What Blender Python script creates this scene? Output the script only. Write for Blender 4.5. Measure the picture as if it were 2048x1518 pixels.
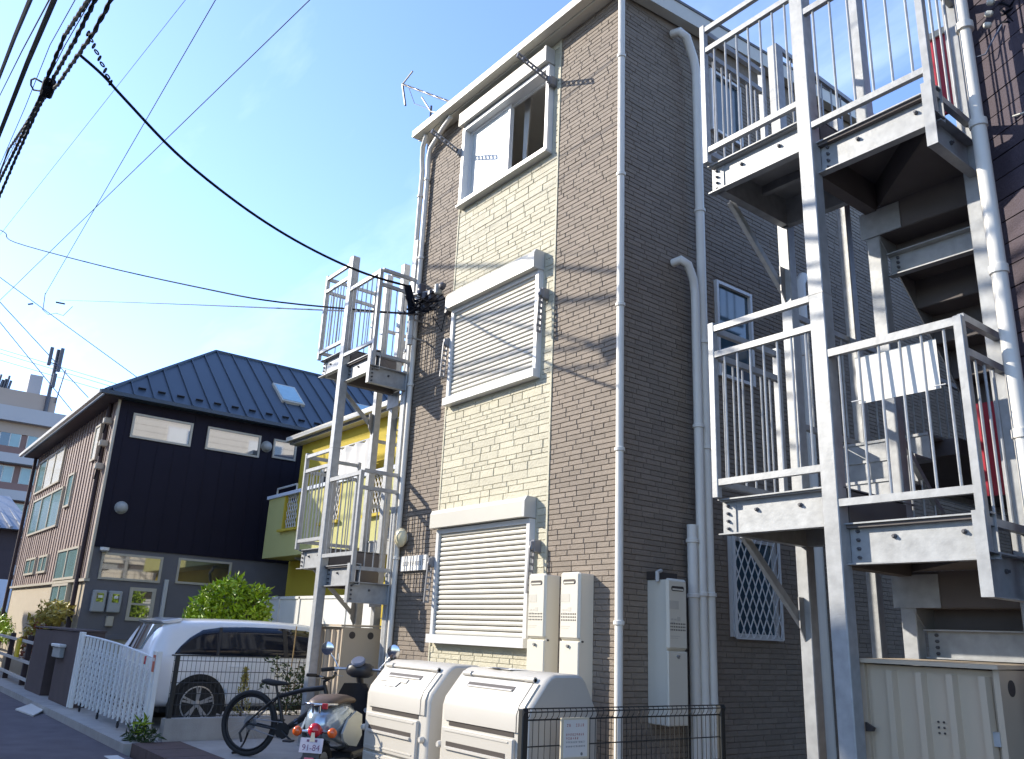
import bpy, math, random
from mathutils import Vector, Matrix, Quaternion
for _o in list(bpy.data.objects):
    bpy.data.objects.remove(_o)
S = bpy.context.scene
COL = S.collection
RND = random.Random(7)

# ------------------------------------------------------------------ camera
cd = bpy.data.cameras.new("camera")
cam = bpy.data.objects.new("camera", cd)
COL.objects.link(cam)
cd.sensor_width = 36.0
cd.lens = 36.0 * 1667.08 / 2048.0
cd.clip_start = 0.05
cd.clip_end = 3000
CR = ((0.61811034, -0.75849738, 0.20644935), (0.78493746, 0.58131285, -0.21435616), (0.04257692, 0.29454559, 0.95468848))
cam.matrix_world = Matrix(((CR[0][0], CR[0][2], -CR[0][1], 0.0), (CR[1][0], CR[1][2], -CR[1][1], 0.0),
                           (CR[2][0], CR[2][2], -CR[2][1], 1.35), (0, 0, 0, 1)))
S.camera = cam
CAMP = Vector((0, 0, 1.35))

# ------------------------------------------------------------------ sky, sun, exposure
SUN_TO = Vector((-0.683, -0.57, 0.462)).normalized()
W = bpy.data.worlds.new("World")
S.world = W
W.use_nodes = True
nt = W.node_tree
nt.nodes.clear()
wo = nt.nodes.new("ShaderNodeOutputWorld")
bg = nt.nodes.new("ShaderNodeBackground")
sky = nt.nodes.new("ShaderNodeTexSky")
sky.sky_type = 'NISHITA'
sky.sun_disc = False
sky.sun_elevation = math.asin(SUN_TO.z)
sky.sun_rotation = math.atan2(SUN_TO.x, SUN_TO.y)
sky.altitude = 0
sky.air_density = 1.0
sky.dust_density = 0.45
sky.ozone_density = 1.5
bg.inputs[1].default_value = 0.15
# faint cirrus wisps, part of the sky all round
tc = nt.nodes.new("ShaderNodeTexCoord")
sep = nt.nodes.new("ShaderNodeSeparateXYZ")
nt.links.new(tc.outputs["Generated"], sep.inputs[0])
zadd = nt.nodes.new("ShaderNodeMath"); zadd.operation = 'ADD'; zadd.inputs[1].default_value = 0.12
zmax = nt.nodes.new("ShaderNodeMath"); zmax.operation = 'MAXIMUM'; zmax.inputs[1].default_value = 0.05
nt.links.new(sep.outputs[2], zadd.inputs[0]); nt.links.new(zadd.outputs[0], zmax.inputs[0])
dv = nt.nodes.new("ShaderNodeVectorMath"); dv.operation = 'DIVIDE'
cmb = nt.nodes.new("ShaderNodeCombineXYZ")
for i in range(3):
    nt.links.new(zmax.outputs[0], cmb.inputs[i])
nt.links.new(tc.outputs["Generated"], dv.inputs[0]); nt.links.new(cmb.outputs[0], dv.inputs[1])
mp = nt.nodes.new("ShaderNodeMapping")
mp.inputs["Rotation"].default_value = (0, 0, 0.5)
mp.inputs["Scale"].default_value = (0.55, 1.6, 1.0)
nt.links.new(dv.outputs[0], mp.inputs[0])
nz = nt.nodes.new("ShaderNodeTexNoise")
nz.inputs["Scale"].default_value = 1.1; nz.inputs["Detail"].default_value = 7; nz.inputs["Roughness"].default_value = 0.6
nz.inputs["Distortion"].default_value = 0.6
nt.links.new(mp.outputs[0], nz.inputs["Vector"])
rp = nt.nodes.new("ShaderNodeValToRGB")
rp.color_ramp.elements[0].position = 0.50; rp.color_ramp.elements[0].color = (0, 0, 0, 1)
rp.color_ramp.elements[1].position = 0.80; rp.color_ramp.elements[1].color = (0.38, 0.38, 0.38, 1)
nt.links.new(nz.outputs["Fac"], rp.inputs[0])
mxs = nt.nodes.new("ShaderNodeMix"); mxs.data_type = 'RGBA'
nt.links.new(rp.outputs[0], mxs.inputs[0])
wb = nt.nodes.new("ShaderNodeMix"); wb.data_type = 'RGBA'; wb.blend_type = 'MULTIPLY'; wb.inputs[0].default_value = 1.0
wb.inputs[7].default_value = (0.86, 0.93, 1.14, 1)      # the camera's cool daylight balance
nt.links.new(sky.outputs[0], wb.inputs[6])
nt.links.new(wb.outputs[2], mxs.inputs[6])
mxs.inputs[7].default_value = (4.6, 5.4, 6.2, 1)
nt.links.new(mxs.outputs[2], bg.inputs[0])
nt.links.new(bg.outputs[0], wo.inputs[0])

sl = bpy.data.lights.new("sun", 'SUN')
sl.energy = 2.75
sl.angle = math.radians(0.5)
sl.color = (1.0, 0.92, 0.79)
sun = bpy.data.objects.new("sun", sl)
sun.rotation_euler = (-SUN_TO).to_track_quat('-Z', 'Y').to_euler()
sun.location = (-30, -30, 30)
COL.objects.link(sun)
S.view_settings.view_transform = 'Standard'
S.view_settings.look = 'None'
S.view_settings.gamma = 1.0
S.view_settings.exposure = 1.40
S.view_settings.use_curve_mapping = False
S.cycles.max_bounces = 6
S.cycles.transparent_max_bounces = 12
S.cycles.caustics_reflective = False
S.cycles.caustics_refractive = False

# ------------------------------------------------------------------ materials
def mat(name, c, rough=0.6, metal=0.0, var=0.12, scale=6.0, bump=0.0, bscale=60.0, spec=0.5, isl=0.0, dirt=0.0, coat=0.0, trans=0.0, stretch=None, alpha=None):
    """Principled material: base colour varied by noise, optional per-piece variation, stains and fine relief."""
    m = bpy.data.materials.new(name)
    m.use_nodes = True
    t = m.node_tree
    b = t.nodes["Principled BSDF"]
    b.inputs["Roughness"].default_value = rough
    b.inputs["Metallic"].default_value = metal
    b.inputs["Specular IOR Level"].default_value = spec
    if coat: b.inputs["Coat Weight"].default_value = coat; b.inputs["Coat Roughness"].default_value = 0.05
    if trans: b.inputs["Transmission Weight"].default_value = trans
    if alpha is not None: b.inputs["Alpha"].default_value = alpha
    g = t.nodes.new("ShaderNodeNewGeometry")
    src = g.outputs["Position"]
    if stretch:
        mpn = t.nodes.new("ShaderNodeMapping"); mpn.inputs["Scale"].default_value = stretch
        t.links.new(src, mpn.inputs[0]); src = mpn.outputs[0]
    n = t.nodes.new("ShaderNodeTexNoise"); n.inputs["Scale"].default_value = scale; n.inputs["Detail"].default_value = 5
    t.links.new(src, n.inputs["Vector"])
    hs = t.nodes.new("ShaderNodeHueSaturation"); hs.inputs["Color"].default_value = (*c, 1)
    ma = t.nodes.new("ShaderNodeMath"); ma.operation = 'MULTIPLY_ADD'
    ma.inputs[1].default_value = 2.4 * var; ma.inputs[2].default_value = 1 - 1.2 * var
    t.links.new(n.outputs["Fac"], ma.inputs[0])
    val = ma.outputs[0]
    if isl:
        oi = t.nodes.new("ShaderNodeObjectInfo")
        ad = t.nodes.new("ShaderNodeMath"); ad.operation = 'ADD'
        t.links.new(g.outputs["Random Per Island"], ad.inputs[0]); t.links.new(oi.outputs["Random"], ad.inputs[1])
        fr = t.nodes.new("ShaderNodeMath"); fr.operation = 'FRACT'; t.links.new(ad.outputs[0], fr.inputs[0])
        m2 = t.nodes.new("ShaderNodeMath"); m2.operation = 'MULTIPLY_ADD'; m2.inputs[1].default_value = 2 * isl; m2.inputs[2].default_value = 1 - isl
        t.links.new(fr.outputs[0], m2.inputs[0])
        m3 = t.nodes.new("ShaderNodeMath"); m3.operation = 'MULTIPLY'
        t.links.new(val, m3.inputs[0]); t.links.new(m2.outputs[0], m3.inputs[1]); val = m3.outputs[0]
    t.links.new(val, hs.inputs["Value"])
    col = hs.outputs[0]
    if dirt:
        d = t.nodes.new("ShaderNodeTexNoise"); d.inputs["Scale"].default_value = 1.3; d.inputs["Detail"].default_value = 8; d.inputs["Roughness"].default_value = 0.7
        mpd = t.nodes.new("ShaderNodeMapping"); mpd.inputs["Scale"].default_value = (1.6, 1.6, 0.5)
        t.links.new(g.outputs["Position"], mpd.inputs[0]); t.links.new(mpd.outputs[0], d.inputs["Vector"])
        r = t.nodes.new("ShaderNodeValToRGB"); r.color_ramp.elements[0].position = 0.5; r.color_ramp.elements[0].color = (0, 0, 0, 1)
        r.color_ramp.elements[1].position = 0.75; r.color_ramp.elements[1].color = (dirt, dirt, dirt, 1)
        t.links.new(d.outputs["Fac"], r.inputs[0])
        mx = t.nodes.new("ShaderNodeMix"); mx.data_type = 'RGBA'
        t.links.new(r.outputs[0], mx.inputs[0]); t.links.new(col, mx.inputs[6])
        mx.inputs[7].default_value = (c[0] * .45, c[1] * .42, c[2] * .38, 1); col = mx.outputs[2]
    t.links.new(col, b.inputs["Base Color"])
    if bump:
        nb = t.nodes.new("ShaderNodeTexNoise"); nb.inputs["Scale"].default_value = bscale; nb.inputs["Detail"].default_value = 4
        t.links.new(src, nb.inputs["Vector"])
        bp = t.nodes.new("ShaderNodeBump"); bp.inputs["Strength"].default_value = bump; bp.inputs["Distance"].default_value = 0.02
        t.links.new(nb.outputs["Fac"], bp.inputs["Height"]); t.links.new(bp.outputs[0], b.inputs["Normal"])
    return m

M = {}
def dm(k, *a, **kw): M[k] = mat(k, *a, **kw)
dm('asphalt', (.125, .108, .120), .9, var=.35, scale=3, bump=.6, bscale=180, dirt=.3)
dm('soil', (.14, .12, .09), .95, var=.3, bump=.5, bscale=40)
dm('concrete', (.36, .345, .325), .85, var=.2, scale=4, bump=.25, bscale=90, dirt=.35)
dm('kerb_brick', (.10, .065, .06), .85, var=.25, scale=8, bump=.3, isl=.15)
dm('road_paint', (.62, .62, .60), .8, var=.15, dirt=.3)
dm('brown_brick', (.232, .190, .150), .75, var=.14, scale=25, bump=.35, bscale=70, isl=.10)
dm('brown_core', (.20, .162, .13), .9, var=.1)
dm('cream_stone', (.53, .495, .375), .75, var=.12, scale=9, bump=.45, bscale=45, isl=.07)
dm('cream_core', (.52, .485, .37), .9, var=.1)
dm('white_trim', (.64, .61, .52), .4, var=.05)
dm('white_alu', (.68, .68, .67), .35, var=.04, metal=.0)
dm('shutter', (.52, .50, .435), .45, var=.05, scale=3)
dm('bracket_grey', (.20, .20, .21), .45, var=.06)
dm('pipe_grey', (.50, .50, .48), .45, var=.06)
dm('pipe_white', (.74, .71, .64), .4, var=.05)
dm('cream_metal', (.66, .62, .52), .4, var=.04, scale=2)
dm('grille_dark', (.05, .04, .035), .6)
dm('galv', (.36, .37, .375), .45, metal=.2, var=.28, scale=14, bump=.05, bscale=40, dirt=.28)
dm('galv_dark', (.30, .30, .30), .5, metal=.3, var=.2, scale=12)
dm('bolt', (.10, .10, .11), .5, metal=.4)
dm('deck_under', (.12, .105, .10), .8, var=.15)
dm('beige_sheet', (.50, .405, .29), .5, var=.06, scale=2)
dm('rubber', (.018, .018, .019), .75, var=.1)
dm('black_paint', (.016, .016, .018), .35, var=.1)
dm('dark_wire', (.02, .022, .022), .5, var=.1)
dm('cable', (.010, .011, .016), .8, var=.2, spec=.1)
dm('cable_grey', (.14, .16, .22), .8, var=.2, spec=.1)
dm('insulator', (.06, .06, .075), .4)
dm('white_plastic', (.70, .68, .62), .35, var=.03)
dm('bin_plastic', (.52, .49, .43), .42, var=.05, scale=2, bump=.04, bscale=120, dirt=.12)
dm('bin_lid', (.55, .52, .46), .36, var=.04, scale=2, dirt=.10)
dm('paper', (.75, .73, .68), .6, var=.04)
dm('print_red', (.45, .12, .10), .6)
dm('print_grey', (.20, .20, .20), .6)
dm('print_pale', (.52, .49, .42), .6)
dm('plate_white', (.62, .56, .60), .45, var=.05)
dm('plate_ink', (.16, .07, .14), .5)
dm('car_white', (.80, .81, .82), .28, var=.02, coat=.8)
dm('car_glass', (.010, .013, .022), .05, var=.05, spec=.45)
dm('chrome', (.65, .65, .66), .14, metal=1.0, var=.03)
dm('alloy', (.50, .51, .53), .3, metal=.6, var=.05)
dm('dark_plastic', (.022, .022, .026), .45, var=.1)
dm('scooter_paint', (.34, .42, .50), .2, metal=.5, var=.03, coat=1.0)
dm('scooter_grey', (.42, .45, .44), .3, metal=.2, var=.04, coat=.4)
dm('seat_brown', (.10, .065, .045), .5, var=.1)
dm('red_lens', (.45, .008, .02), .15, var=.05, spec=.8)
dm('amber_lens', (.62, .10, .01), .15, var=.05, spec=.8)
dm('gate_white', (.76, .78, .77), .4, var=.06)
dm('sticker_orange', (.62, .17, .10), .5)
dm('pillar_brown', (.085, .062, .060), .85, var=.2, scale=4, bump=.3, bscale=60, dirt=.2)
dm('black_siding', (.012, .010, .020), .7, var=.12, scale=2, spec=.2)
dm('grey_stucco', (.155, .148, .155), .9, var=.1, scale=3, bump=.25, bscale=100)
dm('wood_siding', (.31, .235, .205), .6, var=.15, scale=2.0, stretch=(3, 3, .4), isl=.06)
dm('tan_stucco', (.40, .34, .25), .9, var=.08, bump=.2, bscale=90)
dm('roof_dark', (.040, .058, .080), .45, metal=.15, var=.10, scale=2)
dm('skylight', (.25, .40, .45), .08, spec=.9)
dm('frame_beige', (.45, .41, .33), .4, var=.04)
dm('glass_dark', (.03, .035, .04), .03, var=.05, spec=1.0)
dm('glass_teal', (.16, .26, .26), .06, var=.25, scale=1.5, spec=.9)
dm('glass_lit', (.80, .80, .76), .12, var=.05, scale=2, spec=.8)
dm('glass_frost', (.78, .82, .80), .45, var=.02, scale=2, trans=.3)
dm('glass_blue', (.05, .09, .12), .05, spec=.9)
dm('meter_grey', (.36, .37, .36), .5, var=.05)
dm('yellow_wall', (.50, .38, .035), .85, var=.06, scale=2, bump=.15, bscale=90)
dm('yellowgreen_wall', (.46, .44, .17), .85, var=.05, scale=2, bump=.15, bscale=90)
dm('white_wall', (.60, .58, .54), .8, var=.06)
dm('panel_white', (.64, .63, .58), .5, var=.05, stretch=(1, 1, .3))
dm('leaf', (.23, .34, .012), .45, var=.35, scale=8, isl=.35, trans=.0)
dm('leaf_dark', (.035, .065, .015), .5, var=.35, scale=8, isl=.35)
dm('leaf_yellow', (.42, .34, .07), .5, var=.4, scale=9, isl=.4)
dm('leaf_red', (.32, .10, .05), .5, var=.3, isl=.3)
dm('bark', (.10, .075, .05), .9, var=.2, bump=.5)
dm('cane', (.42, .28, .12), .6)
dm('apt_wall', (.40, .31, .25), .85, var=.06, scale=.4)
dm('apt_band', (.42, .40, .40), .8, var=.05, scale=.4)
dm('apt_brown', (.22, .13, .11), .85, var=.08, scale=.4)
dm('tile_roof', (.20, .22, .25), .6, var=.15, scale=2)
dm('dark_wood', (.05, .035, .04), .8, var=.1)
dm('blue_white', (.55, .60, .68), .7, var=.05)
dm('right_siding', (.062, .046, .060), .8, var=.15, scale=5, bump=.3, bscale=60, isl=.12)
dm('red_panel', (.42, .015, .035), .35, var=.06)
dm('cream_trim', (.66, .58, .42), .6, var=.05)
dm('marker_yellow', (.70, .52, .02), .5)
dm('curtain', (.72, .70, .66), .8, var=.05)
dm('room_wall', (.70, .68, .64), .9, var=.05)
dm('lamp_glass', (.80, .70, .45), .3, var=.03)
dm('roof_grey', (.14, .14, .15), .7, var=.12)
dm('house_wall', (.50, .47, .42), .85, var=.06)
dm('bike_black', (.014, .014, .016), .4, var=.1, metal=.1)
dm('steel', (.45, .46, .48), .3, metal=.8, var=.05)
dm('left_wall', (.68, .64, .56), .85, var=.06)
M['glass_dark'].node_tree.nodes['Principled BSDF'].inputs['IOR'].default_value = 2.3

# ------------------------------------------------------------------ geometry collector
ORG = {}     # world origin of each axis-aligned thing
class G:
    def __init__(s): s.v = []; s.f = []
    def add(s, vs, fs):
        n = len(s.v); s.v.extend(vs); s.f.extend([tuple(i + n for i in f) for f in fs]); return s
    def box(s, x0, x1, y0, y1, z0, z1):
        if x0 > x1: x0, x1 = x1, x0
        if y0 > y1: y0, y1 = y1, y0
        if z0 > z1: z0, z1 = z1, z0
        return s.add([(x0, y0, z0), (x1, y0, z0), (x1, y1, z0), (x0, y1, z0), (x0, y0, z1), (x1, y0, z1), (x1, y1, z1), (x0, y1, z1)],
                     [(0, 3, 2, 1), (4, 5, 6, 7), (0, 1, 5, 4), (1, 2, 6, 5), (2, 3, 7, 6), (3, 0, 4, 7)])
    def cbox(s, x0, x1, y0, y1, z0, z1, c=.01):
        """box with chamfered edges"""
        P = []
        xs, ys, zs = (x0, x1), (y0, y1), (z0, z1)
        idx = {}
        for i in range(2):
            for j in range(2):
                for k in range(2):
                    for a in range(3):
                        p = [xs[i], ys[j], zs[k]]
                        sg = [(1 if i == 0 else -1), (1 if j == 0 else -1), (1 if k == 0 else -1)]
                        for b in range(3):
                            if b != a: p[b] += sg[b] * c
                        idx[(i, j, k, a)] = len(P); P.append(tuple(p))
        F = []
        for a in range(3):
            b, d = [q for q in range(3) if q != a]
            for e in range(2):
                cyc = [(0, 0), (1, 0), (1, 1), (0, 1)]
                f = []
                for (u, w) in cyc:
                    t = [0, 0, 0]; t[a] = e; t[b] = u; t[d] = w
                    f.append(idx[(*t, a)])
                flip = (e == 0) ^ (a == 1)
                F.append(tuple(f[::-1]) if flip else tuple(f))
        for a in range(3):
            b, d = [q for q in range(3) if q != a]
            for u in range(2):
                for w in range(2):
                    t0 = [0, 0, 0]; t1 = [0, 0, 0]; t1[a] = 1
                    t0[b] = t1[b] = u; t0[d] = t1[d] = w
                    F.append((idx[(*t0, b)], idx[(*t1, b)], idx[(*t1, d)], idx[(*t0, d)]))
        for i in range(2):
            for j in range(2):
                for k in range(2):
                    F.append((idx[(i, j, k, 0)], idx[(i, j, k, 1)], idx[(i, j, k, 2)]))
        return s.add(P, F)
    def bar(s, a, b, w, h=None, up=(0, 0, 1)):
        """square bar from a to b, w across, h along up"""
        h = h or w
        a = Vector(a); b = Vector(b); d = (b - a).normalized()
        u = Vector(up)
        if abs(d.dot(u)) > .95: u = Vector((0, 1, 0))
        r = d.cross(u).normalized(); u = r.cross(d).normalized()
        vs = []
        for p in (a, b):
            for (i, j) in ((-1, -1), (1, -1), (1, 1), (-1, 1)):
                vs.append(tuple(p + r * (i * w / 2) + u * (j * h / 2)))
        return s.add(vs, [(0, 1, 2, 3), (7, 6, 5, 4), (0, 4, 5, 1), (1, 5, 6, 2), (2, 6, 7, 3), (3, 7, 4, 0)])
    def tube(s, pts, r, n=8, cap=True):
        pts = [Vector(p) for p in pts]
        rr = r if isinstance(r, (list, tuple)) else [r] * len(pts)
        vs = []; prev = None
        for i, p in enumerate(pts):
            d = (pts[min(i + 1, len(pts) - 1)] - pts[max(i - 1, 0)]).normalized()
            if prev is None:
                u = Vector((0, 0, 1)) if abs(d.z) < .9 else Vector((0, 1, 0))
                u = (u - d * d.dot(u)).normalized()
            else:
                u = (prev - d * d.dot(prev)).normalized()
            prev = u; w = d.cross(u)
            for k in range(n):
                a = 2 * math.pi * k / n
                vs.append(tuple(p + (u * math.cos(a) + w * math.sin(a)) * rr[i]))
        fs = []
        for i in range(len(pts) - 1):
            for k in range(n):
                k2 = (k + 1) % n
                fs.append((i * n + k, i * n + k2, (i + 1) * n + k2, (i + 1) * n + k))
        if cap:
            fs.append(tuple(range(n))[::-1]); fs.append(tuple((len(pts) - 1) * n + k for k in range(n)))
        return s.add(vs, fs)
    def lathe(s, prof, c, axis=(0, 0, 1), n=16):
        """prof: (radius, height) pairs about an axis through c"""
        c = Vector(c); ax = Vector(axis).normalized()
        u = Vector((1, 0, 0)) if abs(ax.x) < .9 else Vector((0, 1, 0))
        u = (u - ax * ax.dot(u)).normalized(); w = ax.cross(u)
        vs = []
        for (r, h) in prof:
            for k in range(n):
                a = 2 * math.pi * k / n
                vs.append(tuple(c + ax * h + (u * math.cos(a) + w * math.sin(a)) * r))
        fs = []
        for i in range(len(prof) - 1):
            for k in range(n):
                k2 = (k + 1) % n
                fs.append((i * n + k, i * n + k2, (i + 1) * n + k2, (i + 1) * n + k))
        fs.append(tuple(range(n))[::-1]); fs.append(tuple((len(prof) - 1) * n + k for k in range(n)))
        return s.add(vs, fs)
    def torus(s, c, axis, R, r, n=32, m=8, flat=1.0):
        c = Vector(c); ax = Vector(axis).normalized()
        u = Vector((0, 0, 1)) if abs(ax.z) < .9 else Vector((1, 0, 0))
        u = (u - ax * ax.dot(u)).normalized(); w = ax.cross(u)
        vs = []; fs = []
        for i in range(n):
            a = 2 * math.pi * i / n
            d = u * math.cos(a) + w * math.sin(a)
            for j in range(m):
                b = 2 * math.pi * j / m
                vs.append(tuple(c + d * (R + r * math.cos(b)) + ax * (r * flat * math.sin(b))))
        for i in range(n):
            for j in range(m):
                i2 = (i + 1) % n; j2 = (j + 1) % m
                fs.append((i * m + j, i * m + j2, i2 * m + j2, i2 * m + j))
        return s.add(vs, fs)
    def prism(s, poly, d):
        """extrude a planar 3-D polygon by vector d"""
        n = len(poly); d = Vector(d)
        a = [tuple(Vector(p)) for p in poly]; b = [tuple(Vector(p) + d) for p in poly]
        return s.add(a + b, [tuple(range(n))[::-1], tuple(range(n, 2 * n))] + [(i, (i + 1) % n, n + (i + 1) % n, n + i) for i in range(n)])
    def loft(s, rings, closed=True, caps=True):
        n = len(rings[0]); vs = [tuple(p) for r in rings for p in r]; fs = []
        for i in range(len(rings) - 1):
            for k in range(n if closed else n - 1):
                k2 = (k + 1) % n
                fs.append((i * n + k, i * n + k2, (i + 1) * n + k2, (i + 1) * n + k))
        if caps and closed:
            fs.append(tuple(range(n))[::-1]); fs.append(tuple((len(rings) - 1) * n + k for k in range(n)))
        return s.add(vs, fs)
    def mesh(s, name, m=None, off=(0, 0, 0), smooth=False, fix=True):
        me = bpy.data.meshes.new(name)
        o = Vector(off)
        me.from_pydata([tuple(Vector(v) - o) for v in s.v], [], s.f)
        if fix:
            import bmesh
            bm = bmesh.new(); bm.from_mesh(me); bmesh.ops.recalc_face_normals(bm, faces=bm.faces); bm.to_mesh(me); bm.free()
        if m: me.materials.append(M[m])
        if smooth:
            me.shade_smooth()
            if smooth is not True: me.set_sharp_from_angle(angle=math.radians(smooth))
        me.update()
        return me
    def build(s, name, m, parent=None, smooth=False, kind=None, label=None, fix=True, local=False):
        org = (0, 0, 0) if (parent is None or local) else ORG.get(parent.name, (0, 0, 0))
        me = s.mesh(name, m, org, smooth, fix)
        o = bpy.data.objects.new(name, me); COL.objects.link(o)
        if parent:
            o.parent = parent
            ORG[o.name] = org
        if kind: o["kind"] = kind
        if label: o["label"] = label
        return o

def thing(name, label, cat, loc=(0, 0, 0), rz=0.0, group=None):
    o = bpy.data.objects.new(name, None); COL.objects.link(o)
    o.empty_display_size = .1
    o.location = loc; o.rotation_euler = (0, 0, rz)
    o["label"] = label; o["category"] = cat
    if group: o["group"] = group
    ORG[o.name] = tuple(loc)
    return o
def tag(o, label, cat, group=None):
    o["label"] = label; o["category"] = cat
    if group: o["group"] = group
    return o
def inst(name, me, parent, loc, rot=None):
    """another piece of shared mesh data, at a world place"""
    o = bpy.data.objects.new(name, me); COL.objects.link(o)
    o.parent = parent
    org = Vector(ORG.get(parent.name, (0, 0, 0)))
    o.location = Vector(loc) - org
    if rot: o.rotation_euler = rot
    ORG[o.name] = tuple(loc)
    return o
def copy_tree(o, parent=None):
    c = o.copy(); COL.objects.link(c)
    if parent: c.parent = parent
    for ch in list(o.children): copy_tree(ch, c)
    return c
def single(g, name, m, label, cat, loc, group=None, smooth=False):
    """a thing that is one mesh, its origin at loc"""
    me = g.mesh(name, m, loc, smooth)
    o = bpy.data.objects.new(name, me); COL.objects.link(o); o.location = loc
    return tag(o, label, cat, group)
def structure(g, name, m):
    o = g.build(name, m); o["kind"] = 'structure'; return o

# ================================================================== ground
structure(G().box(-400, 400, -400, 400, -.5, -.16), "ground", 'soil')
structure(G().box(-120, 60, -4.2, 2.93, -.3, -.10), "road", 'asphalt')
structure(G().box(-10.75, -4.3, 3.55, 14.0, -.3, 0.0), "parking_lot", 'concrete')
structure(G().box(-4.3, 40, 3.0, 14.0, -.3, -.02), "side_yard", 'soil')
structure(G().box(-15.0, -10.75, 3.12, 9.6, -.3, -.015), "driveway", 'concrete')
structure(G().box(-60, -15.0, 2.95, 3.9, -.3, -.02), "verge", 'concrete')
structure(G().box(-60, -10.75, 2.93, 3.12, -.3, .0), "gutter", 'concrete')
g = G()
x = -10.70
while x < -3.0:
    g.box(x, x + .585, 3.0, 3.54, -.3, .012); x += .6
structure(g, "kerb", 'kerb_brick')
structure(G().box(-10.6, -2.0, 2.70, 2.84, -.12, -.094), "road_line", 'road_paint')
structure(G().box(-60, -.5, -30, -4.2, -.3, 0.0), "far_pavement", 'concrete')

# ================================================================== brown apartment building
FY = 5.30; BX = -5.30; LX = -9.12; EZ = 8.08
B = thing("apartment_building", "three storey brown brick apartment house with a cream stone centre strip", "building", (-7.2, 5.3, 0))
W3 = (-8.10, -6.36, 6.66, 7.86)
CL, CRX = -8.19, -6.245
# walls: core boxes, with a hole for the top window
g = G()
for (a, b) in ((LX, CL), (CRX, BX - .018)):
    g.box(a + .009, b, FY + .009, FY + .17, -.2, EZ)
g.box(LX + .02, LX + .17, FY + .17, 13.4, -.2, EZ)
g.box(BX - .17, BX - .009, FY + .17, 13.4, -.2, EZ)
g.box(LX + .02, BX - .02, 13.4, 13.55, -.2, EZ)
for z in (.3, 3.0, 5.7): g.box(LX + .17, BX - .17, FY + .17, 13.4, z - .1, z)
g.build("wall", 'brown_core', B)
g = G()
g.box(CL, CRX, FY + .005, FY + .17, -.2, W3[2]); g.box(CL, CRX, FY + .005, FY + .17, W3[3], EZ)
g.box(CL, W3[0], FY + .005, FY + .17, W3[2], W3[3]); g.box(W3[1], CRX, FY + .005, FY + .17, W3[2], W3[3])
g.build("centre_wall", 'cream_core', B)
g = G()   # room seen through the open sash
g.box(-8.9, -5.6, 7.4, 7.44, 5.72, 8.0); g.box(-8.94, -8.9, FY + .17, 8.3, 5.72, 8.0); g.box(-5.6, -5.56, FY + .17, 8.3, 5.72, 8.0)
g.box(-8.9, -5.6, FY + .17, 8.3, 7.96, 8.0); g.box(-8.9, -5.6, FY + .17, 8.3, 5.70, 5.73)
g.build("room", 'room_wall', B)
# mono-pitch roof rising to the back: soffit, fascia, gutter, verge
def vz(y): return EZ + .10 * (y - FY)
g = G(); g.box(LX - .05, BX + .14, FY - .12, FY + .03, EZ, EZ + .03); g.build("soffit", 'white_trim', B)
g = G(); g.box(LX - .06, BX + .15, FY - .14, FY - .12, EZ - .01, EZ + .16); g.build("fascia", 'white_trim', B)
g = G()
for (x0, x1) in ((BX + .02, BX + .14), (LX - .05, LX - .02)):
    g.prism([(x0, FY - .12, vz(FY - .12) - .0), (x0, 13.7, vz(13.7)), (x0, 13.7, vz(13.7) + .19), (x0, FY - .12, vz(FY - .12) + .19)], (x1 - x0, 0, 0))
g.build("verge", 'white_trim', B)
g = G(); g.bar((LX - .07, FY - .195, EZ + .06), (BX + .16, FY - .195, EZ + .06), .105, .10); g.build("gutter", 'white_trim', B)
g = G()
P4 = [(LX - .06, FY - .14), (BX + .15, FY - .14), (BX + .15, 13.72), (LX - .06, 13.72)]
g.add([(x, y, vz(y) + .19) for (x, y) in P4] + [(x, y, vz(y) + .225) for (x, y) in P4], [(0, 3, 2, 1), (4, 5, 6, 7), (0, 1, 5, 4), (1, 2, 6, 5), (2, 3, 7, 6), (3, 0, 4, 7)])
g.build("roof", 'roof_grey', B)
g = G()
for (x0, x1) in ((BX - .17, BX - .002), (LX + .002, LX + .17)):
    g.prism([(x0, FY + .02, EZ), (x0, 13.5, EZ), (x0, 13.5, vz(13.5) + .18), (x0, FY + .02, EZ + .18)], (x1 - x0, 0, 0))
g.build("gable", 'brown_brick', B)
# beige side towards the neighbour on the left
g = G(); z = 0.0
while z < EZ - .02: g.box(LX, LX + .02, FY + .03, 13.5, z, min(z + .21, EZ) - .008); z += .21
g.build("left_siding", 'left_wall', B, kind='stuff')
for (y0, z0) in ((7.6, 3.9), (7.6, 6.55), (10.4, 3.9), (10.4, 6.55), (9.0, 1.2)):
    f = G().box(LX - .03, LX + .0, y0, y0 + 1.3, z0, z0 + 1.1).build("window", 'white_alu', B)
    G().box(LX - .035, LX - .03, y0 + .05, y0 + .63, z0 + .05, z0 + 1.05).build("pane", 'glass_lit', f); G().box(LX - .035, LX - .03, y0 + .67, y0 + 1.25, z0 + .05, z0 + 1.05).build("pane", 'glass_dark', f)
# vertical joint trims
g = G()
for x in (CL, CRX): g.box(x - .012, x + .012, FY - .012, FY + .02, -.05, EZ)
g.build("joint_trim", 'cream_stone', B)

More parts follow.
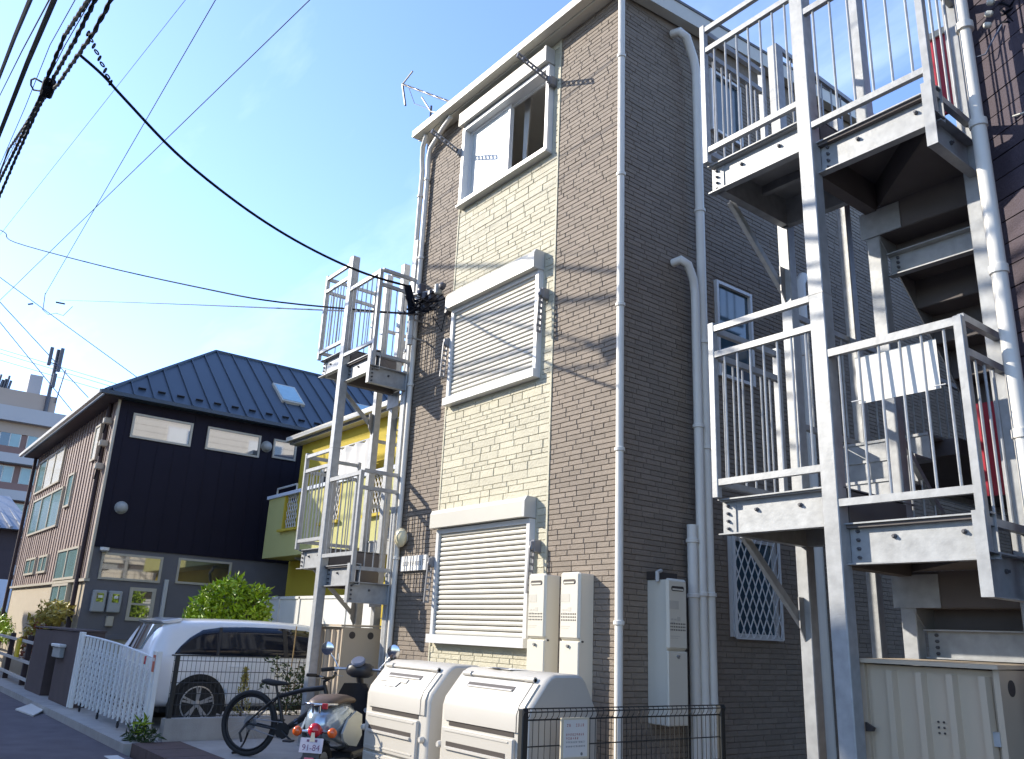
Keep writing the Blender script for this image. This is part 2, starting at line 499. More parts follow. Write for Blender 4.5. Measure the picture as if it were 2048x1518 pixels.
# bricks: every course laid piece by piece; the largest in view are single objects
HOLES = [(-8.19, -6.40, 3.95, 5.40), (-8.19, -6.40, 1.25, 2.70), (-8.19, -6.30, 6.62, 7.92)]
SIDEH = [(6.76, 7.40, 4.05, 5.16), (6.83, 7.62, 1.42, 2.42), (6.79, 7.36, 7.03, 7.90)]
def lay(face, u0, u1, z0, z1, chs, lens, gap, holes, rnd):
    out = []; z = z0; row = 0
    while z < z1 - .01:
        ch = chs if not isinstance(chs, tuple) else rnd.choice(chs)
        h = min(ch, z1 - z) - gap
        u = u0; first = True
        while u < u1 - .004:
            L = rnd.choice(lens)
            if first: L *= rnd.choice((.35, .6, .8, 1.0)); first = False
            L = min(L, u1 - u)
            if u1 - (u + L) < .07: L = u1 - u
            a, b = u + gap / 2, u + L - gap / 2
            u += L
            seg = [(a, b)]
            for (h0, h1, g0, g1) in holes:
                if z + h > g0 and z < g1:
                    ns = []
                    for (p, q) in seg:
                        if q <= h0 or p >= h1: ns.append((p, q)); continue
                        if p < h0: ns.append((p, h0))
                        if q > h1: ns.append((h1, q))
                    seg = ns
            for (p, q) in seg:
                if q - p > .02: out.append((face, round(q - p, 3), p, z, h, rnd.uniform(-.0025, .002)))
        z += ch; row += 1
    return out
def brick_geo(g, face, L, h, org, dep, c=.0035):
    """one brick, its back corner at org; the front stands dep proud with chamfered arrises"""
    x, y, z = org
    if face == 'F':
        bk = [(x, y, z), (x + L, y, z), (x + L, y, z + h), (x, y, z + h)]
        md = [(p[0], y - dep + c, p[2]) for p in bk]
        ft = [(x + c, y - dep, z + c), (x + L - c, y - dep, z + c), (x + L - c, y - dep, z + h - c), (x + c, y - dep, z + h - c)]
    else:
        bk = [(x, y, z), (x, y + L, z), (x, y + L, z + h), (x, y, z + h)]
        md = [(x + dep - c, p[1], p[2]) for p in bk]
        ft = [(x + dep, y + c, z + c), (x + dep, y + L - c, z + c), (x + dep, y + L - c, z + h - c), (x + dep, y + c, z + h - c)]
    fs = [(8, 9, 10, 11)]
    for i in range(4):
        j = (i + 1) % 4
        fs += [(i, j, 4 + j, 4 + i), (4 + i, 4 + j, 8 + j, 8 + i)]
    g.add(bk + md + ft, fs)
r1 = random.Random(3)
brown = lay('F', LX, CL - .012, -.1, EZ, .050, (.16, .20, .24, .28), .0045, [], r1) + lay('F', CRX + .012, BX, -.1, EZ, .050, (.16, .20, .24, .28), .0045, [], r1) \
    + lay('S', FY + .0, 13.5, -.1, EZ, .050, (.16, .20, .24, .28), .0045, SIDEH, r1)
cream = lay('F', CL + .012, CRX - .012, -.1, EZ, (.052, .070, .088), (.17, .25, .33, .42), .004, HOLES, r1)
def place(f, u, z, j):
    return (u, FY + .02 , z) if f == 'F' else (BX - .02, u, z)
def score(t):
    f, L, u, z, h, j = t
    p = Vector(place(f, u + L / 2, z, j)) - CAMP
    n = Vector((0, -1, 0)) if f == 'F' else Vector((1, 0, 0))
    q = Vector((CR[0][0] * p.x + CR[1][0] * p.y + CR[2][0] * p.z, CR[0][1] * p.x + CR[1][1] * p.y + CR[2][1] * p.z, CR[0][2] * p.x + CR[1][2] * p.y + CR[2][2] * p.z))
    if q.y <= 0 or abs(q.x / q.y) > .61 or abs(q.z / q.y) > .452: return 0
    return L * h * abs(p.normalized().dot(n)) / p.length_squared
for (lst, nm, mt, dep) in ((brown, "brick", 'brown_brick', .022), (cream, "stone", 'cream_stone', .024)):
    lst.sort(key=score, reverse=True)
    cache = {}
    for t in lst[:300]:
        f, L, u, z, h, j = t
        L2 = round(L / .02) * .02 if L > .08 else L
        L2 = min(L2, L)
        key = (f, round(L2, 3), round(h, 3))
        if key not in cache:
            gg = G(); brick_geo(gg, f, L2, h, (0, 0, 0), dep); cache[key] = gg.mesh(nm, mt)
        x, y, z3 = place(f, u + (L - L2) / 2, z, j)
        inst(nm, cache[key], B, (x, y + j if f == 'F' else y, z3) if f == 'F' else (x - j, y, z3))
    gg = G()
    for t in lst[300:]:
        f, L, u, z, h, j = t
        x, y, z3 = place(f, u, z, j)
        brick_geo(gg, f, L, h, (x, y + j, z3) if f == 'F' else (x - j, y, z3), dep)
    gg.build(nm + "work", mt, B, kind='stuff')
# corner trim strip along the right front corner
G().box(BX - .004, BX + .012, FY - .012, FY + .03, -.1, 8.0).build("corner_trim", 'brown_brick', B)

# --- windows on the front
def framed(x0, x1, z0, z1, y0, y1, w):
    g = G()
    g.box(x0, x0 + w, y0, y1, z0, z1); g.box(x1 - w, x1, y0, y1, z0, z1)
    g.box(x0 + w, x1 - w, y0, y1, z0, z0 + w); g.box(x0 + w, x1 - w, y0, y1, z1 - w, z1)
    return g
# top window: open right sash, frosted left sash, shutter box above
g = framed(-8.13, -6.37, 6.63, 7.78, FY - .075, FY + .09, .05)
win = g.build("window", 'white_alu', B)
framed(-8.08, -7.22, 6.68, 7.73, FY + .02, FY + .05, .04).build("sash", 'white_alu', win)
G().box(-8.04, -7.26, FY + .033, FY + .039, 6.72, 7.69).build("pane", 'glass_frost', win)
framed(-7.26, -6.42, 6.68, 7.73, FY + .055, FY + .085, .035).build("sash", 'white_alu', win)
g = G(); g.box(-8.16, -6.40, FY - .13, FY - .02, 7.80, 7.99); g.build("shutter_box", 'shutter', win)
g = G(); g.box(-6.40, -6.36, FY - .14, FY + .0, 7.79, 7.995); g.build("box_end", 'pipe_grey', win)
G().box(-8.15, -6.36, FY - .10, FY + .01, 6.60, 6.63).build("sill", 'pipe_grey', win)
g = G()
N = 26
vs = []
for k in range(N + 1):
    x = -7.2 + .13 * k / N; y = FY + .24 + .018 * math.sin(k * 2.1)
    for z in (6.5, 7.1, 7.85): vs.append((x - (.05 if z < 7.2 else 0) * k / N, y, z))
g.add(vs, [(3 * k + j, 3 * k + j + 1, 3 * k + j + 4, 3 * k + j + 3) for k in range(N) for j in range(2)])
g.build("curtain", 'curtain', win, smooth=True)

slat_me = None
def shutter_window(z0, z1, zb0, zb1):
    """roller shutter: frame > slats, box, rails"""
    global slat_me
    x0, x1 = -8.12, -6.44
    fr = framed(x0, x1, z0, z1, FY - .065, FY + .02, .05).build("roller_shutter", 'white_alu', B)
    G().box(x0 - .02, x1 + .005, FY - .10, FY + .0, z0 - .035, z0 + .055).build("bottom_rail", 'white_alu', fr)
    g = G()
    g.prism([(-8.16, FY + .0, zb0), (-8.16, FY - .14, zb0), (-8.16, FY - .14, zb1 - .045), (-8.16, FY - .115, zb1), (-8.16, FY, zb1)], (1.69, 0, 0))
    g.build("shutter_box", 'shutter', fr)
    g = G(); g.prism([(-6.468, FY + .0, zb0 - .004), (-6.468, FY - .15, zb0 - .004), (-6.468, FY - .15, zb1 - .045), (-6.468, FY - .12, zb1 + .006), (-6.468, FY, zb1 + .006)], (.04, 0, 0))
    g.build("box_end", 'pipe_grey', fr)
    if slat_me is None:
        g = G(); L = x1 - x0 - .1; P = .0525
        prof = [(.0, .002), (-.010, .010), (-.012, .028), (-.006, .044), (.006, .046), (.006, .0)]
        g.prism([(0, y, z) for (y, z) in prof], (L, 0, 0))
        slat_me = g.mesh("slat", 'shutter')
    z = z0 + .055
    while z < zb0 - .01:
        inst("slat", slat_me, fr, (x0 + .05, FY - .03, z)); z += .0525
    G().box(x0 + .05, x1 - .05, FY - .022, FY - .016, z0, zb0).build("slat_backing", 'grille_dark', fr)
shutter_window(3.985, 5.18, 5.18, 5.39)
shutter_window(1.285, 2.48, 2.49, 2.69)

# --- windows on the side wall
def side_window(y0, y1, z0, z1):
    g = G(); w = .035
    for (a, b, c, d) in ((y0, y0 + w, z0, z1), (y1 - w, y1, z0, z1), (y0 + w, y1 - w, z0, z0 + w), (y0 + w, y1 - w, z1 - w, z1)):
        g.box(BX - .02, BX + .035, a, b, c, d)
    f = g.build("window", 'white_alu', B)
    G().box(BX - .012, BX - .004, y0 + w, y1 - w, z0 + w, z1 - w).build("pane", 'glass_blue', f)
    return f
side_window(6.77, 7.39, 4.06, 5.15)
side_window(6.79, 7.36, 7.05, 7.88)
f = side_window(6.86, 7.60, 1.44, 2.40)
g = G(); gx = BX + .07
y0, y1, z0, z1 = 6.86, 7.60, 1.43, 2.41
for k in range(-7, 8):
    for sg in (1, -1):
        ya = y0 + (y1 - y0) * (k + .5) / 7; yb = ya + sg * (z1 - z0) * .52
        a, b = (ya, z0), (yb, z1)
        def clip(a, b):
            t0, t1 = 0.0, 1.0; d = b[0] - a[0]
            for lo, sgn in ((y0, 1), (y1, -1)):
                p = -sgn * d; q = sgn * (a[0] - lo)
                if abs(p) < 1e-9: continue
                r = q / p
                if p < 0: t0 = max(t0, r)
                else: t1 = min(t1, r)
            return (t0, t1) if t1 - t0 > .02 else None
        c = clip(a, b)
        if c:
            P = [(gx + (.006 if sg > 0 else 0), a[0] + (b[0] - a[0]) * t, a[1] + (b[1] - a[1]) * t) for t in c]
            g.bar(P[0], P[1], .012, .006, up=(1, 0, 0))
g.bar((gx, y0, z0), (gx, y0, z1), .022); g.bar((gx, y1, z0), (gx, y1, z1), .022); g.bar((gx, y0, z0), (gx, y1, z0), .018); g.bar((gx, y0, z1), (gx, y1, z1), .018)
g.build("grille", 'white_alu', f)

# --- downpipes
def pipe(pts, r, m, clamps=(), label=None):
    p = G().tube(pts, r, 10).build("downpipe", m, B, smooth=40, label=label)
    if clamps:
        cm = G().lathe([(r + .004, -.02), (r + .012, -.015), (r + .012, .015), (r + .004, .02)], (0, 0, 0), n=10).mesh("pipe_collar", m, smooth=40)
        for c in clamps: inst("pipe_collar", cm, p, c)
    return p
pipe([(BX + .085, FY - .05, -.1), (BX + .085, FY - .05, 8.06)], .036, 'pipe_white', [(BX + .085, FY - .05, z) for z in (1.5, 3.0, 4.4, 5.8, 7.2)])
pipe([(-8.35, FY - .14, 8.05), (-8.55, FY - .12, 8.0), (-8.93, FY - .08, 7.86), (-9.0, FY - .06, 7.74), (-9.0, FY - .05, 7.5), (-9.0, FY - .05, 0)], .034, 'pipe_white', [(-9.0, FY - .05, z) for z in (2.2, 4.4, 6.2, 7.4)])
pipe([(-8.95, FY - .15, 8.06), (-9.08, FY - .12, 7.93), (-9.155, FY - .07, 7.78), (-9.155, FY - .05, 7.6), (-9.155, FY - .05, 0)], .034, 'pipe_grey', [(-9.155, FY - .05, z) for z in (2.0, 4.9, 7.2)])
pipe([(BX + .02, 6.13, 8.0), (BX + .12, 6.14, 7.98), (BX + .15, 6.22, 7.93), (BX + .13, 6.36, 7.72), (BX + .13, 6.40, 7.55), (BX + .13, 6.40, 0)], .05, 'pipe_white', [(BX + .13, 6.40, z) for z in (1.8, 3.2, 4.3, 5.8)])
pipe([(BX + .02, 6.08, 5.12), (BX + .12, 6.09, 5.13), (BX + .15, 6.16, 5.09), (BX + .13, 6.27, 4.95), (BX + .13, 6.29, 4.8), (BX + .13, 6.29, 0)], .045, 'pipe_white', [(BX + .13, 6.29, z) for z in (1.8, 3.4)])
pipe([(BX + .10, 6.20, 2.43), (BX + .10, 6.20, 2.3), (BX + .10, 6.20, 0)], .05, 'pipe_white', [(BX + .10, 6.20, z) for z in (1.78, 2.28)])
pipe([(BX + .02, 8.35, 5.6), (BX + .12, 8.3, 5.62), (BX + .14, 8.2, 5.5), (BX + .14, 8.2, .3)], .06, 'pipe_white', [(BX + .14, 8.2, 4.6)])
# roof anchor for the weather-side cover on the third storey
def bracket(px, pz, arm, label, sgn):
    """laundry pole bracket: plate, elbow and a pierced arm"""
    t = thing("laundry_bracket", label, "bracket", (px, FY - .07, pz), group="laundry pole brackets beside the front windows")
    G().cbox(px - .03, px + .03, FY - .095, FY - .0, pz - .06, pz + .06, .008).build("mount", 'bracket_grey', t)
    a = Vector((px, FY - .10, pz)); d = Vector(arm); Ln = d.length; d.normalize()
    side = d.cross(Vector((0, 0, 1)))
    side = side.normalized() if side.length > .1 else Vector((1, 0, 0))
    up = side.cross(d).normalized()
    w = .027; n = 6
    g = G()
    def P(s, u, k): return tuple(a + d * s + up * u + side * k)
    # two flats joined by cross webs leave round-cornered holes between them
    for u in (-w, w): g.bar(P(.02, u, 0), P(Ln, u, 0), .02, .012, up=tuple(up))
    for i in range(n + 1):
        s = .04 + (Ln - .05) * i / n
        g.bar(P(s, -w, 0), P(s, w, 0), .022, .02, up=tuple(d))
    g.lathe([(.034, -.011), (.034, .011)], P(.02, 0, 0), axis=tuple(side), n=12)
    g.build("arm", 'bracket_grey', t)
    G().cbox(px - .026, px + .026, FY - .125, FY - .08, pz - .045, pz + .045, .01).build("elbow", 'bracket_grey', t)
    return t
bracket(-6.335, 7.52, (-.02, -.46, .12), "grey pierced bracket swung out right of the open top window", 1)
bracket(-8.155, 7.42, (.0, -.44, .13), "grey pierced bracket swung out left of the open top window", 1)
bracket(-6.35, 4.86, (0, -.02, -.45), "grey bracket folded down right of the middle shutter", 1)
bracket(-8.155, 4.76, (0, -.02, -.45), "grey bracket folded down left of the middle shutter", 1)
bracket(-6.35, 2.20, (0, -.02, -.45), "grey bracket folded down behind the slim heater, right of the ground floor shutter", 1)
bracket(-8.155, 2.12, (0, -.02, -.45), "grey bracket folded down left of the ground floor shutter", 1)

# --- wall lamp, name plate
t = thing("wall_lamp", "oval cream glass wall lamp above the white name plate", "lamp", (-8.90, FY, 2.44))
G().lathe([(.05, 0), (.07, .01), (.07, .03)], (-8.90, FY, 2.44), axis=(0, -1, 0)).build("base", 'white_plastic', t)
g = G(); g.lathe([(.085, .03), (.105, .05), (.105, .075), (.085, .11), (.05, .13), (.01, .138)], (-8.90, FY, 2.44), axis=(0, -1, 0), n=20)
g.v = [(x, y, 2.44 + (z - 2.44) * 1.08) for (x, y, z) in g.v]
g.build("globe", 'lamp_glass', t, smooth=True)
t = thing("name_plate", "white enamel name plate with small dark lettering below the wall lamp", "sign", (-8.62, FY, 2.12))
G().cbox(-8.91, -8.34, FY - .04, FY - .005, 2.04, 2.215, .004).build("plate", 'paper', t)
g = G(); rr = random.Random(5)      # the worn lettering: nine unreadable strokes groups
for k in range(9):
    x = -8.86 + k * .055
    for q in range(3):
        if rr.random() < .8: g.box(x + rr.uniform(0, .012), x + rr.uniform(.02, .034), FY - .0425, FY - .04, 2.105 + q * .016, 2.105 + q * .016 + .006)
    g.box(x + .014, x + .019, FY - .0428, FY - .04, 2.10, 2.15)
g.build("lettering", 'print_grey', t)
G().box(-8.42, -8.37, FY - .0425, FY - .04, 2.155, 2.165).build("small_print", 'print_grey', t)

# --- slim water heaters
def heater(x0, x1, y0, y1, zt, label, zb=-.02, seam=1.345):
    """upright slim gas heater, front to -Y"""
    t = thing("water_heater", label, "water heater", ((x0 + x1) / 2, y1, max(zb, 0)), group="slim cream water heaters on the brown house")
    xc = (x0 + x1) / 2
    G().cbox(x0 + .01, x1 - .006, y0 + .03, y1, zb, zt - .012, .006).build("case", 'cream_metal', t)
    G().cbox(x0, x1, y0, y0 + .045, seam, zt, .02).build("upper_cover", 'cream_metal', t)
    G().cbox(x0 + .004, x1 - .004, y0 + .006, y0 + .04, zb, seam - .012, .008).build("lower_cover", 'cream_metal', t)
    sl = G()
    pr = []
    for k in range(16):
        a = 2 * math.pi * k / 16
        pr.append((xc + (.062 if math.cos(a) > 0 else -.062) + .022 * math.cos(a), y0 - .002, zt - .085 + .022 * math.sin(a)))
    sl.prism(pr, (0, .004, 0)); sl.build("exhaust_slot", 'grille_dark', t)
    G().box(xc - .068, xc + .068, y0 - .008, y0 - .002, zt - .099, zt - .085).build("exhaust_lip", 'cream_metal', t)
    g = G()
    for i in range(9):
        for j in range(3):
            g.box(xc - .098 + i * .0225, xc - .088 + i * .0225, y0 - .0025, y0 + .001, seam + .16 + j * .026, seam + .172 + j * .026)
    g.build("vent_hole", 'grille_dark', t, kind='stuff')
    G().box(x0 + .02, xc + .01, y0 - .0015, y0 + .001, zt - .26, zt - .19).build("rating_label", 'print_pale', t)
    g = G()
    for (a, b, c, d) in ((-.09, -.06, .245, .26), (-.05, -.02, .245, .26), (-.01, .03, .24, .275), (-.09, -.04, .215, .232), (-.1, .02, .11, .116), (-.1, .0, .095, .10)):
        g.box(xc + a, xc + b, y0 - .0015, y0 + .001, seam + c, seam + d)
    g.build("print", "print_pale", t, kind="stuff")
    g = G(); g.prism([(xc - .0, y0 - .012, seam - .07), (xc + .012, y0 - .012, seam - .045), (xc - .012, y0 - .012, seam - .04), (xc - .02, y0 - .012, seam - .055)], (0, .02, 0)); g.build("latch", 'print_grey', t)
    g = G(); g.lathe([(.008, 0), (.008, .014)], (x1 - .006, y0 + .05, seam - .012), axis=(1, 0, 0), n=8); g.build("screw", 'grille_dark', t)
    return t
heater(-6.285, -6.03, 5.115, FY + .0, 1.925, "slim cream water heater overlapping the right edge of the ground floor shutter")
heater(-5.83, -5.57, 5.115, FY + .0, 1.925, "slim cream water heater nearest the front corner downpipe")
# the same kind on the side wall, facing the passage
h = heater(-5.735, -5.475, 5.05, FY, 1.90, "slim cream water heater hung on the shaded side wall of the brown house", zb=.69, seam=1.30)
h.location = (BX, 5.81, .69); h.rotation_euler = (0, 0, math.pi / 2)
t = thing("pipe_bracket", "small dark bracket and valve on the wall above the side wall heater", "bracket", (BX, 5.85, 1.95))
G().box(BX, BX + .10, 5.68, 5.98, 1.89, 1.96).build("shelf", 'grille_dark', t)
G().tube([(BX + .15, 5.66, 1.87), (BX + .15, 5.66, 1.95), (BX + .12, 5.74, 1.97)], .018, 8).build("valve_pipe", 'pipe_grey', t, smooth=40)

# ================================================================== steel stairs
def steel_stair(xl, xp, xr, label, flight=True):
    """half turn stair tower: posts, two storeys of landings with winders, rails, treads"""
    t = thing("steel_stair", label, "staircase", ((xl + xr) / 2, 5.2, 0), group="galvanised steel stair towers")
    pw = .10
    bcache = {}
    def post(x0, y0, z0, z1, w=pw, nm="post"):
        return G().cbox(x0, x0 + w, y0, y0 + w, z0, z1, .006).build(nm, 'galv', t)
    p1 = post(xp, 4.70, 0, 6.385, .11)
    for z in (3.62,): G().box(xp - .002, xp + .112, 4.698, 4.812, z, z + .006).build("splice", 'galv_dark', p1)
    post(xl, 5.66, 0, 6.64); post(xp + .005, 5.53, 0, 6.53); post(xr - .10, 5.22, 0, 6.5, .09)
    post(xl + .01, 6.62, 0, 6.3, .09)
    def beam(p, q, z0, z1, out, bolts, holes=(), nm="beam"):
        """channel beam from p to q; web set back between two flanges; out = outward horizontal normal"""
        g = G(); o = Vector((out[0], out[1], 0)); P = Vector((*p, 0)); Q = Vector((*q, 0))
        zc = (z0 + z1) / 2
        def bx(a0, a1, zl, zh):   # a: along outward normal
            c = [P + o * a0, Q + o * a0, Q + o * a1, P + o * a1]
            g.prism([(v.x, v.y, zl) for v in c], (0, 0, zh - zl))
        bx(-.062, -.054, z0 + .009, z1 - .009)
        bx(-.062, .002, z1 - .009, z1); bx(-.062, .002, z0, z0 + .009)
        b = g.build(nm, 'galv', t)
        d = (Q - P); L = d.length; d.normalize()
        if bolts or holes:
            def bolt_mesh(r):
                k = (r, out)
                if k not in bcache: bcache[k] = G().lathe([(r, -.004), (r, .012), (r * .6, .014), (r * .6, .024)], (0, 0, 0), axis=tuple(o), n=6).mesh("bolt", 'bolt')
                return bcache[k]
            for s in bolts:
                c = P + d * (s * L if s <= 1 else s) + o * -.054
                inst("bolt", bolt_mesh(.015), b, (c.x, c.y, z0 + (z1 - z0) * .64))
            for s in holes:
                for k in range(4):
                    c = P + d * s + o * -.054
                    inst("bolt", bolt_mesh(.012), b, (c.x, c.y, z0 + (z1 - z0) * (.18 + .21 * k)))
        return b
    def baluster(x, y, z0, z1):
        k = round(z1 - z0, 3)
        if k not in bcache: bcache[k] = G().tube([(0, 0, 0), (0, 0, k)], .0085, 6).mesh("baluster", 'galv', smooth=50)
        inst("baluster", bcache[k], t, (x, y, z0))
    def rail(p, q, w=.038, h=.045, nm="rail"):
        return G().bar(p, q, w, h).build(nm, 'galv', t)
    xe = xp + .11
    for fl in range(2):
        D = 2.68 * fl
        L = 2.34 + D
        # landing, upper part
        beam((xl, 4.755), (xp, 4.755), L - .25, L, (0, -1), (.34, .74), (.05,))
        beam((xl + .055, 5.66), (xl + .055, 4.80), L - .25, L, (-1, 0), (.3, .7))
        beam((xl + .06, 5.70), (xp, 5.70), L - .25, L, (0, 1), ())
        G().box(xl + .01, xe, 4.77, 5.68, L - .018, L - .010).build("deck", 'galv_dark', t)
        # deck stiffeners below
        g = G()
        for y in (5.0, 5.3): g.box(xl + .07, xp, y, y + .05, L - .09, L - .02)
        g.build("joist", 'galv_dark', t)
        # landing, lower part and winders
        z1 = L - .24; z2 = L - .45
        beam((xe, 4.755), (xr, 4.755), z1 - .25, z1, (0, -1), (.33, .80), (.055,))
        beam((xr, 4.68), (xr, 5.22), z2 - .24, z2, (1, 0), (.55,), (.06,))
        g = G(); g.box(xr - .064, xr + .002, 4.668, 4.678, z2 - .24, z1 - .0); g.build("end_plate", 'galv', t)
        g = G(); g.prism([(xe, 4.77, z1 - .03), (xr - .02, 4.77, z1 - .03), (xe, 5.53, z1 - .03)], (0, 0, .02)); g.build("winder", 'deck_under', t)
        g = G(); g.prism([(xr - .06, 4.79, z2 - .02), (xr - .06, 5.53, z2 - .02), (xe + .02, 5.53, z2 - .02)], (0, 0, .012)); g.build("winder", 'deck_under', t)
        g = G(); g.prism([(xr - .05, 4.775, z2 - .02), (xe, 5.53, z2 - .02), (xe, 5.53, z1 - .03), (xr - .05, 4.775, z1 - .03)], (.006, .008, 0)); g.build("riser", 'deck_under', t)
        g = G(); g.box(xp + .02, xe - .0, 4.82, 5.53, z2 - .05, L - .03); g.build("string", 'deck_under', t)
        # cross beam carrying the lower flight
        beam((xe + .0, 5.60), (xr - .05, 5.60), 1.33 + D, 1.51 + D, (0, -1), (), (.06,), nm="cross_beam")
        G().box(xp - .03, xp + .28, 5.515, 5.525, 1.64 + D, 1.85 + D).build("gusset", 'galv', t)
        # steps up from the landing to the gallery
        zc = L
        for k in range(3):
            y = 5.72 + .24 * k
            z = L + .205 * (k + 1)
            g = G(); g.box(xl + .11, xp, y, y + .008, z - .205, z - .02); g.box(xl + .11, xp, y - .01, y + .27, z - .02, z)
            st = g.build("step", 'galv', t)
        zg = L + .615
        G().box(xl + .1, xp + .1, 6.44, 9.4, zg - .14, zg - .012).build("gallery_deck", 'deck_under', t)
        beam((xl + .06, 9.4), (xl + .06, 6.0), zg - .2, zg, (-1, 0), ())
        # flight coming up from behind
        if flight:
            zb = z2
            for k in range(7):
                y = 5.53 + .235 * k; z = zb - .227 * (k + 1)
                g = G(); g.box(xe, xr - .05, y, y + .27, z - .025, z); g.box(xe, xr - .05, y - .006, y, z - .02, z + .205)
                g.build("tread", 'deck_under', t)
            for xx in (xe - .006, xr - .055):
                g = G(); g.prism([(xx, 5.53, zb - .02), (xx, 7.2, zb - 1.62), (xx, 7.2, zb - 1.86), (xx, 5.53, zb - .28)], (.008, 0, 0)); g.build("stringer", 'galv_dark', t)
            rail((xp + .05, 5.63, z2 + .95), (xp + .05, 7.2, z2 - .60))
            rail((xp + .05, 5.63, z2 + .12), (xp + .05, 7.2, z2 - 1.45))
            for k in range(9):
                y = 5.75 + .16 * k
                baluster(xp + .05, y, z2 + .12 - (y - 5.63), z2 + .95 - (y - 5.63) * .987)
            rail((xr - .03, 5.30, z2 + 1.30), (xr - .03, 7.2, z2 - .55))
            for k in range(9):
                y = 5.45 + .18 * k
                baluster(xr - .03, y, z2 + .2 - (y - 5.4), z2 + 1.2 - (y - 5.4) * .97)
        # guard rails: front, upper part
        def post_small(x, y, z0, z1): G().cbox(x, x + .05, y, y + .05, z0, z1, .004).build("rail_post", 'galv', t)
        post_small(xl - .005, 4.70, L + .002, L + 1.315)
        for z in (1.265, 1.06, .11): rail((xl + .045, 4.725, L + z), (xp, 4.725, L + z))
        n = 7
        for k in range(n):
            baluster(xl + .045 + (xp - xl - .045) * (k + .72) / (n + .2), 4.725, L + .13, L + 1.04)
        # left side
        post_small(xl - .005, 5.50, L + .002, L + 1.315)
        for z in (1.265, 1.06, .11): rail((xl + .02, 4.75, L + z), (xl + .02, 5.50, L + z))
        for k in range(6): baluster(xl + .02, 4.84 + .115 * k, L + .13, L + 1.04)
        # front, lower part
        post_small(xr - .055, 4.70, z2 - .0, z1 + 1.12)
        rail((xe, 4.725, z1 + 1.09), (xr - .055, 4.725, z1 + 1.09), .04, .05)
        rail((xe, 4.725, z1 + .12), (xr - .055, 4.725, z1 + .12))
        n = 6
        for k in range(n): baluster(xe + (xr - .055 - xe) * (k + .5) / n, 4.725, z1 + .14, z1 + 1.07)
        # right end
        for z in (1.33, 1.12, .16): rail((xr - .03, 4.75, z2 + z), (xr - .03, 5.22, z2 + z))
        for k in range(3): baluster(xr - .03, 4.87 + .115 * k, z2 + .18, z2 + 1.10)
        # gallery railing
        for z in (1.06, .11): rail((xl + .02, 5.76, zg + z), (xl + .02, 9.4, zg + z))
        for k in range(20): baluster(xl + .02, 6.0 + .17 * k, zg + .13, zg + 1.04)
        # knee brace from the side beam down to the rear post
        g = G(); g.bar((xl + .03, 5.0, L - .22), (xl + .03, 5.70, L - .84), .012, .055, up=(0, 1, 1)); g.bar((xl + .015, 5.0, L - .24), (xl + .015, 5.70, L - .86), .045, .01, up=(0, 1, 1))
        g.build("brace", 'galv', t)
        g = G(); g.prism([(xl + .04, 5.60, L - .62), (xl + .04, 5.70, L - .62), (xl + .04, 5.70, L - 1.0), (xl + .04, 5.60, L - .84)], (.01, 0, 0)); g.build("gusset", 'galv_dark', t)
    return t
steel_stair(-3.75, -2.905, -1.945, "tall galvanised steel stair tower on the right, white sheet tied to its lower rail")
steel_stair(-10.76, -10.03, -9.06, "galvanised steel stair tower left of the brown house, above the beige ribbed cabinet", flight=False)

# white sheet tied behind the lower rail of the right stair
t = thing("white_sheet", "blank white sheet tied behind the railing bars of the right stair", "sheet", (-2.37, 4.76, 2.98))
g = G(); g.prism([(-2.64, 4.755, 3.13), (-2.13, 4.755, 3.13), (-2.135, 4.765, 2.83), (-2.645, 4.765, 2.83)], (0, .003, 0)); g.build("sheet", 'paper', t)
g = G()
for (x, z) in ((-2.645, 2.845), (-2.13, 2.84)): g.tube([(x - .03, 4.735, z), (x + .03, 4.752, z + .004)], .004, 6)
g.build("tie", 'paper', t)

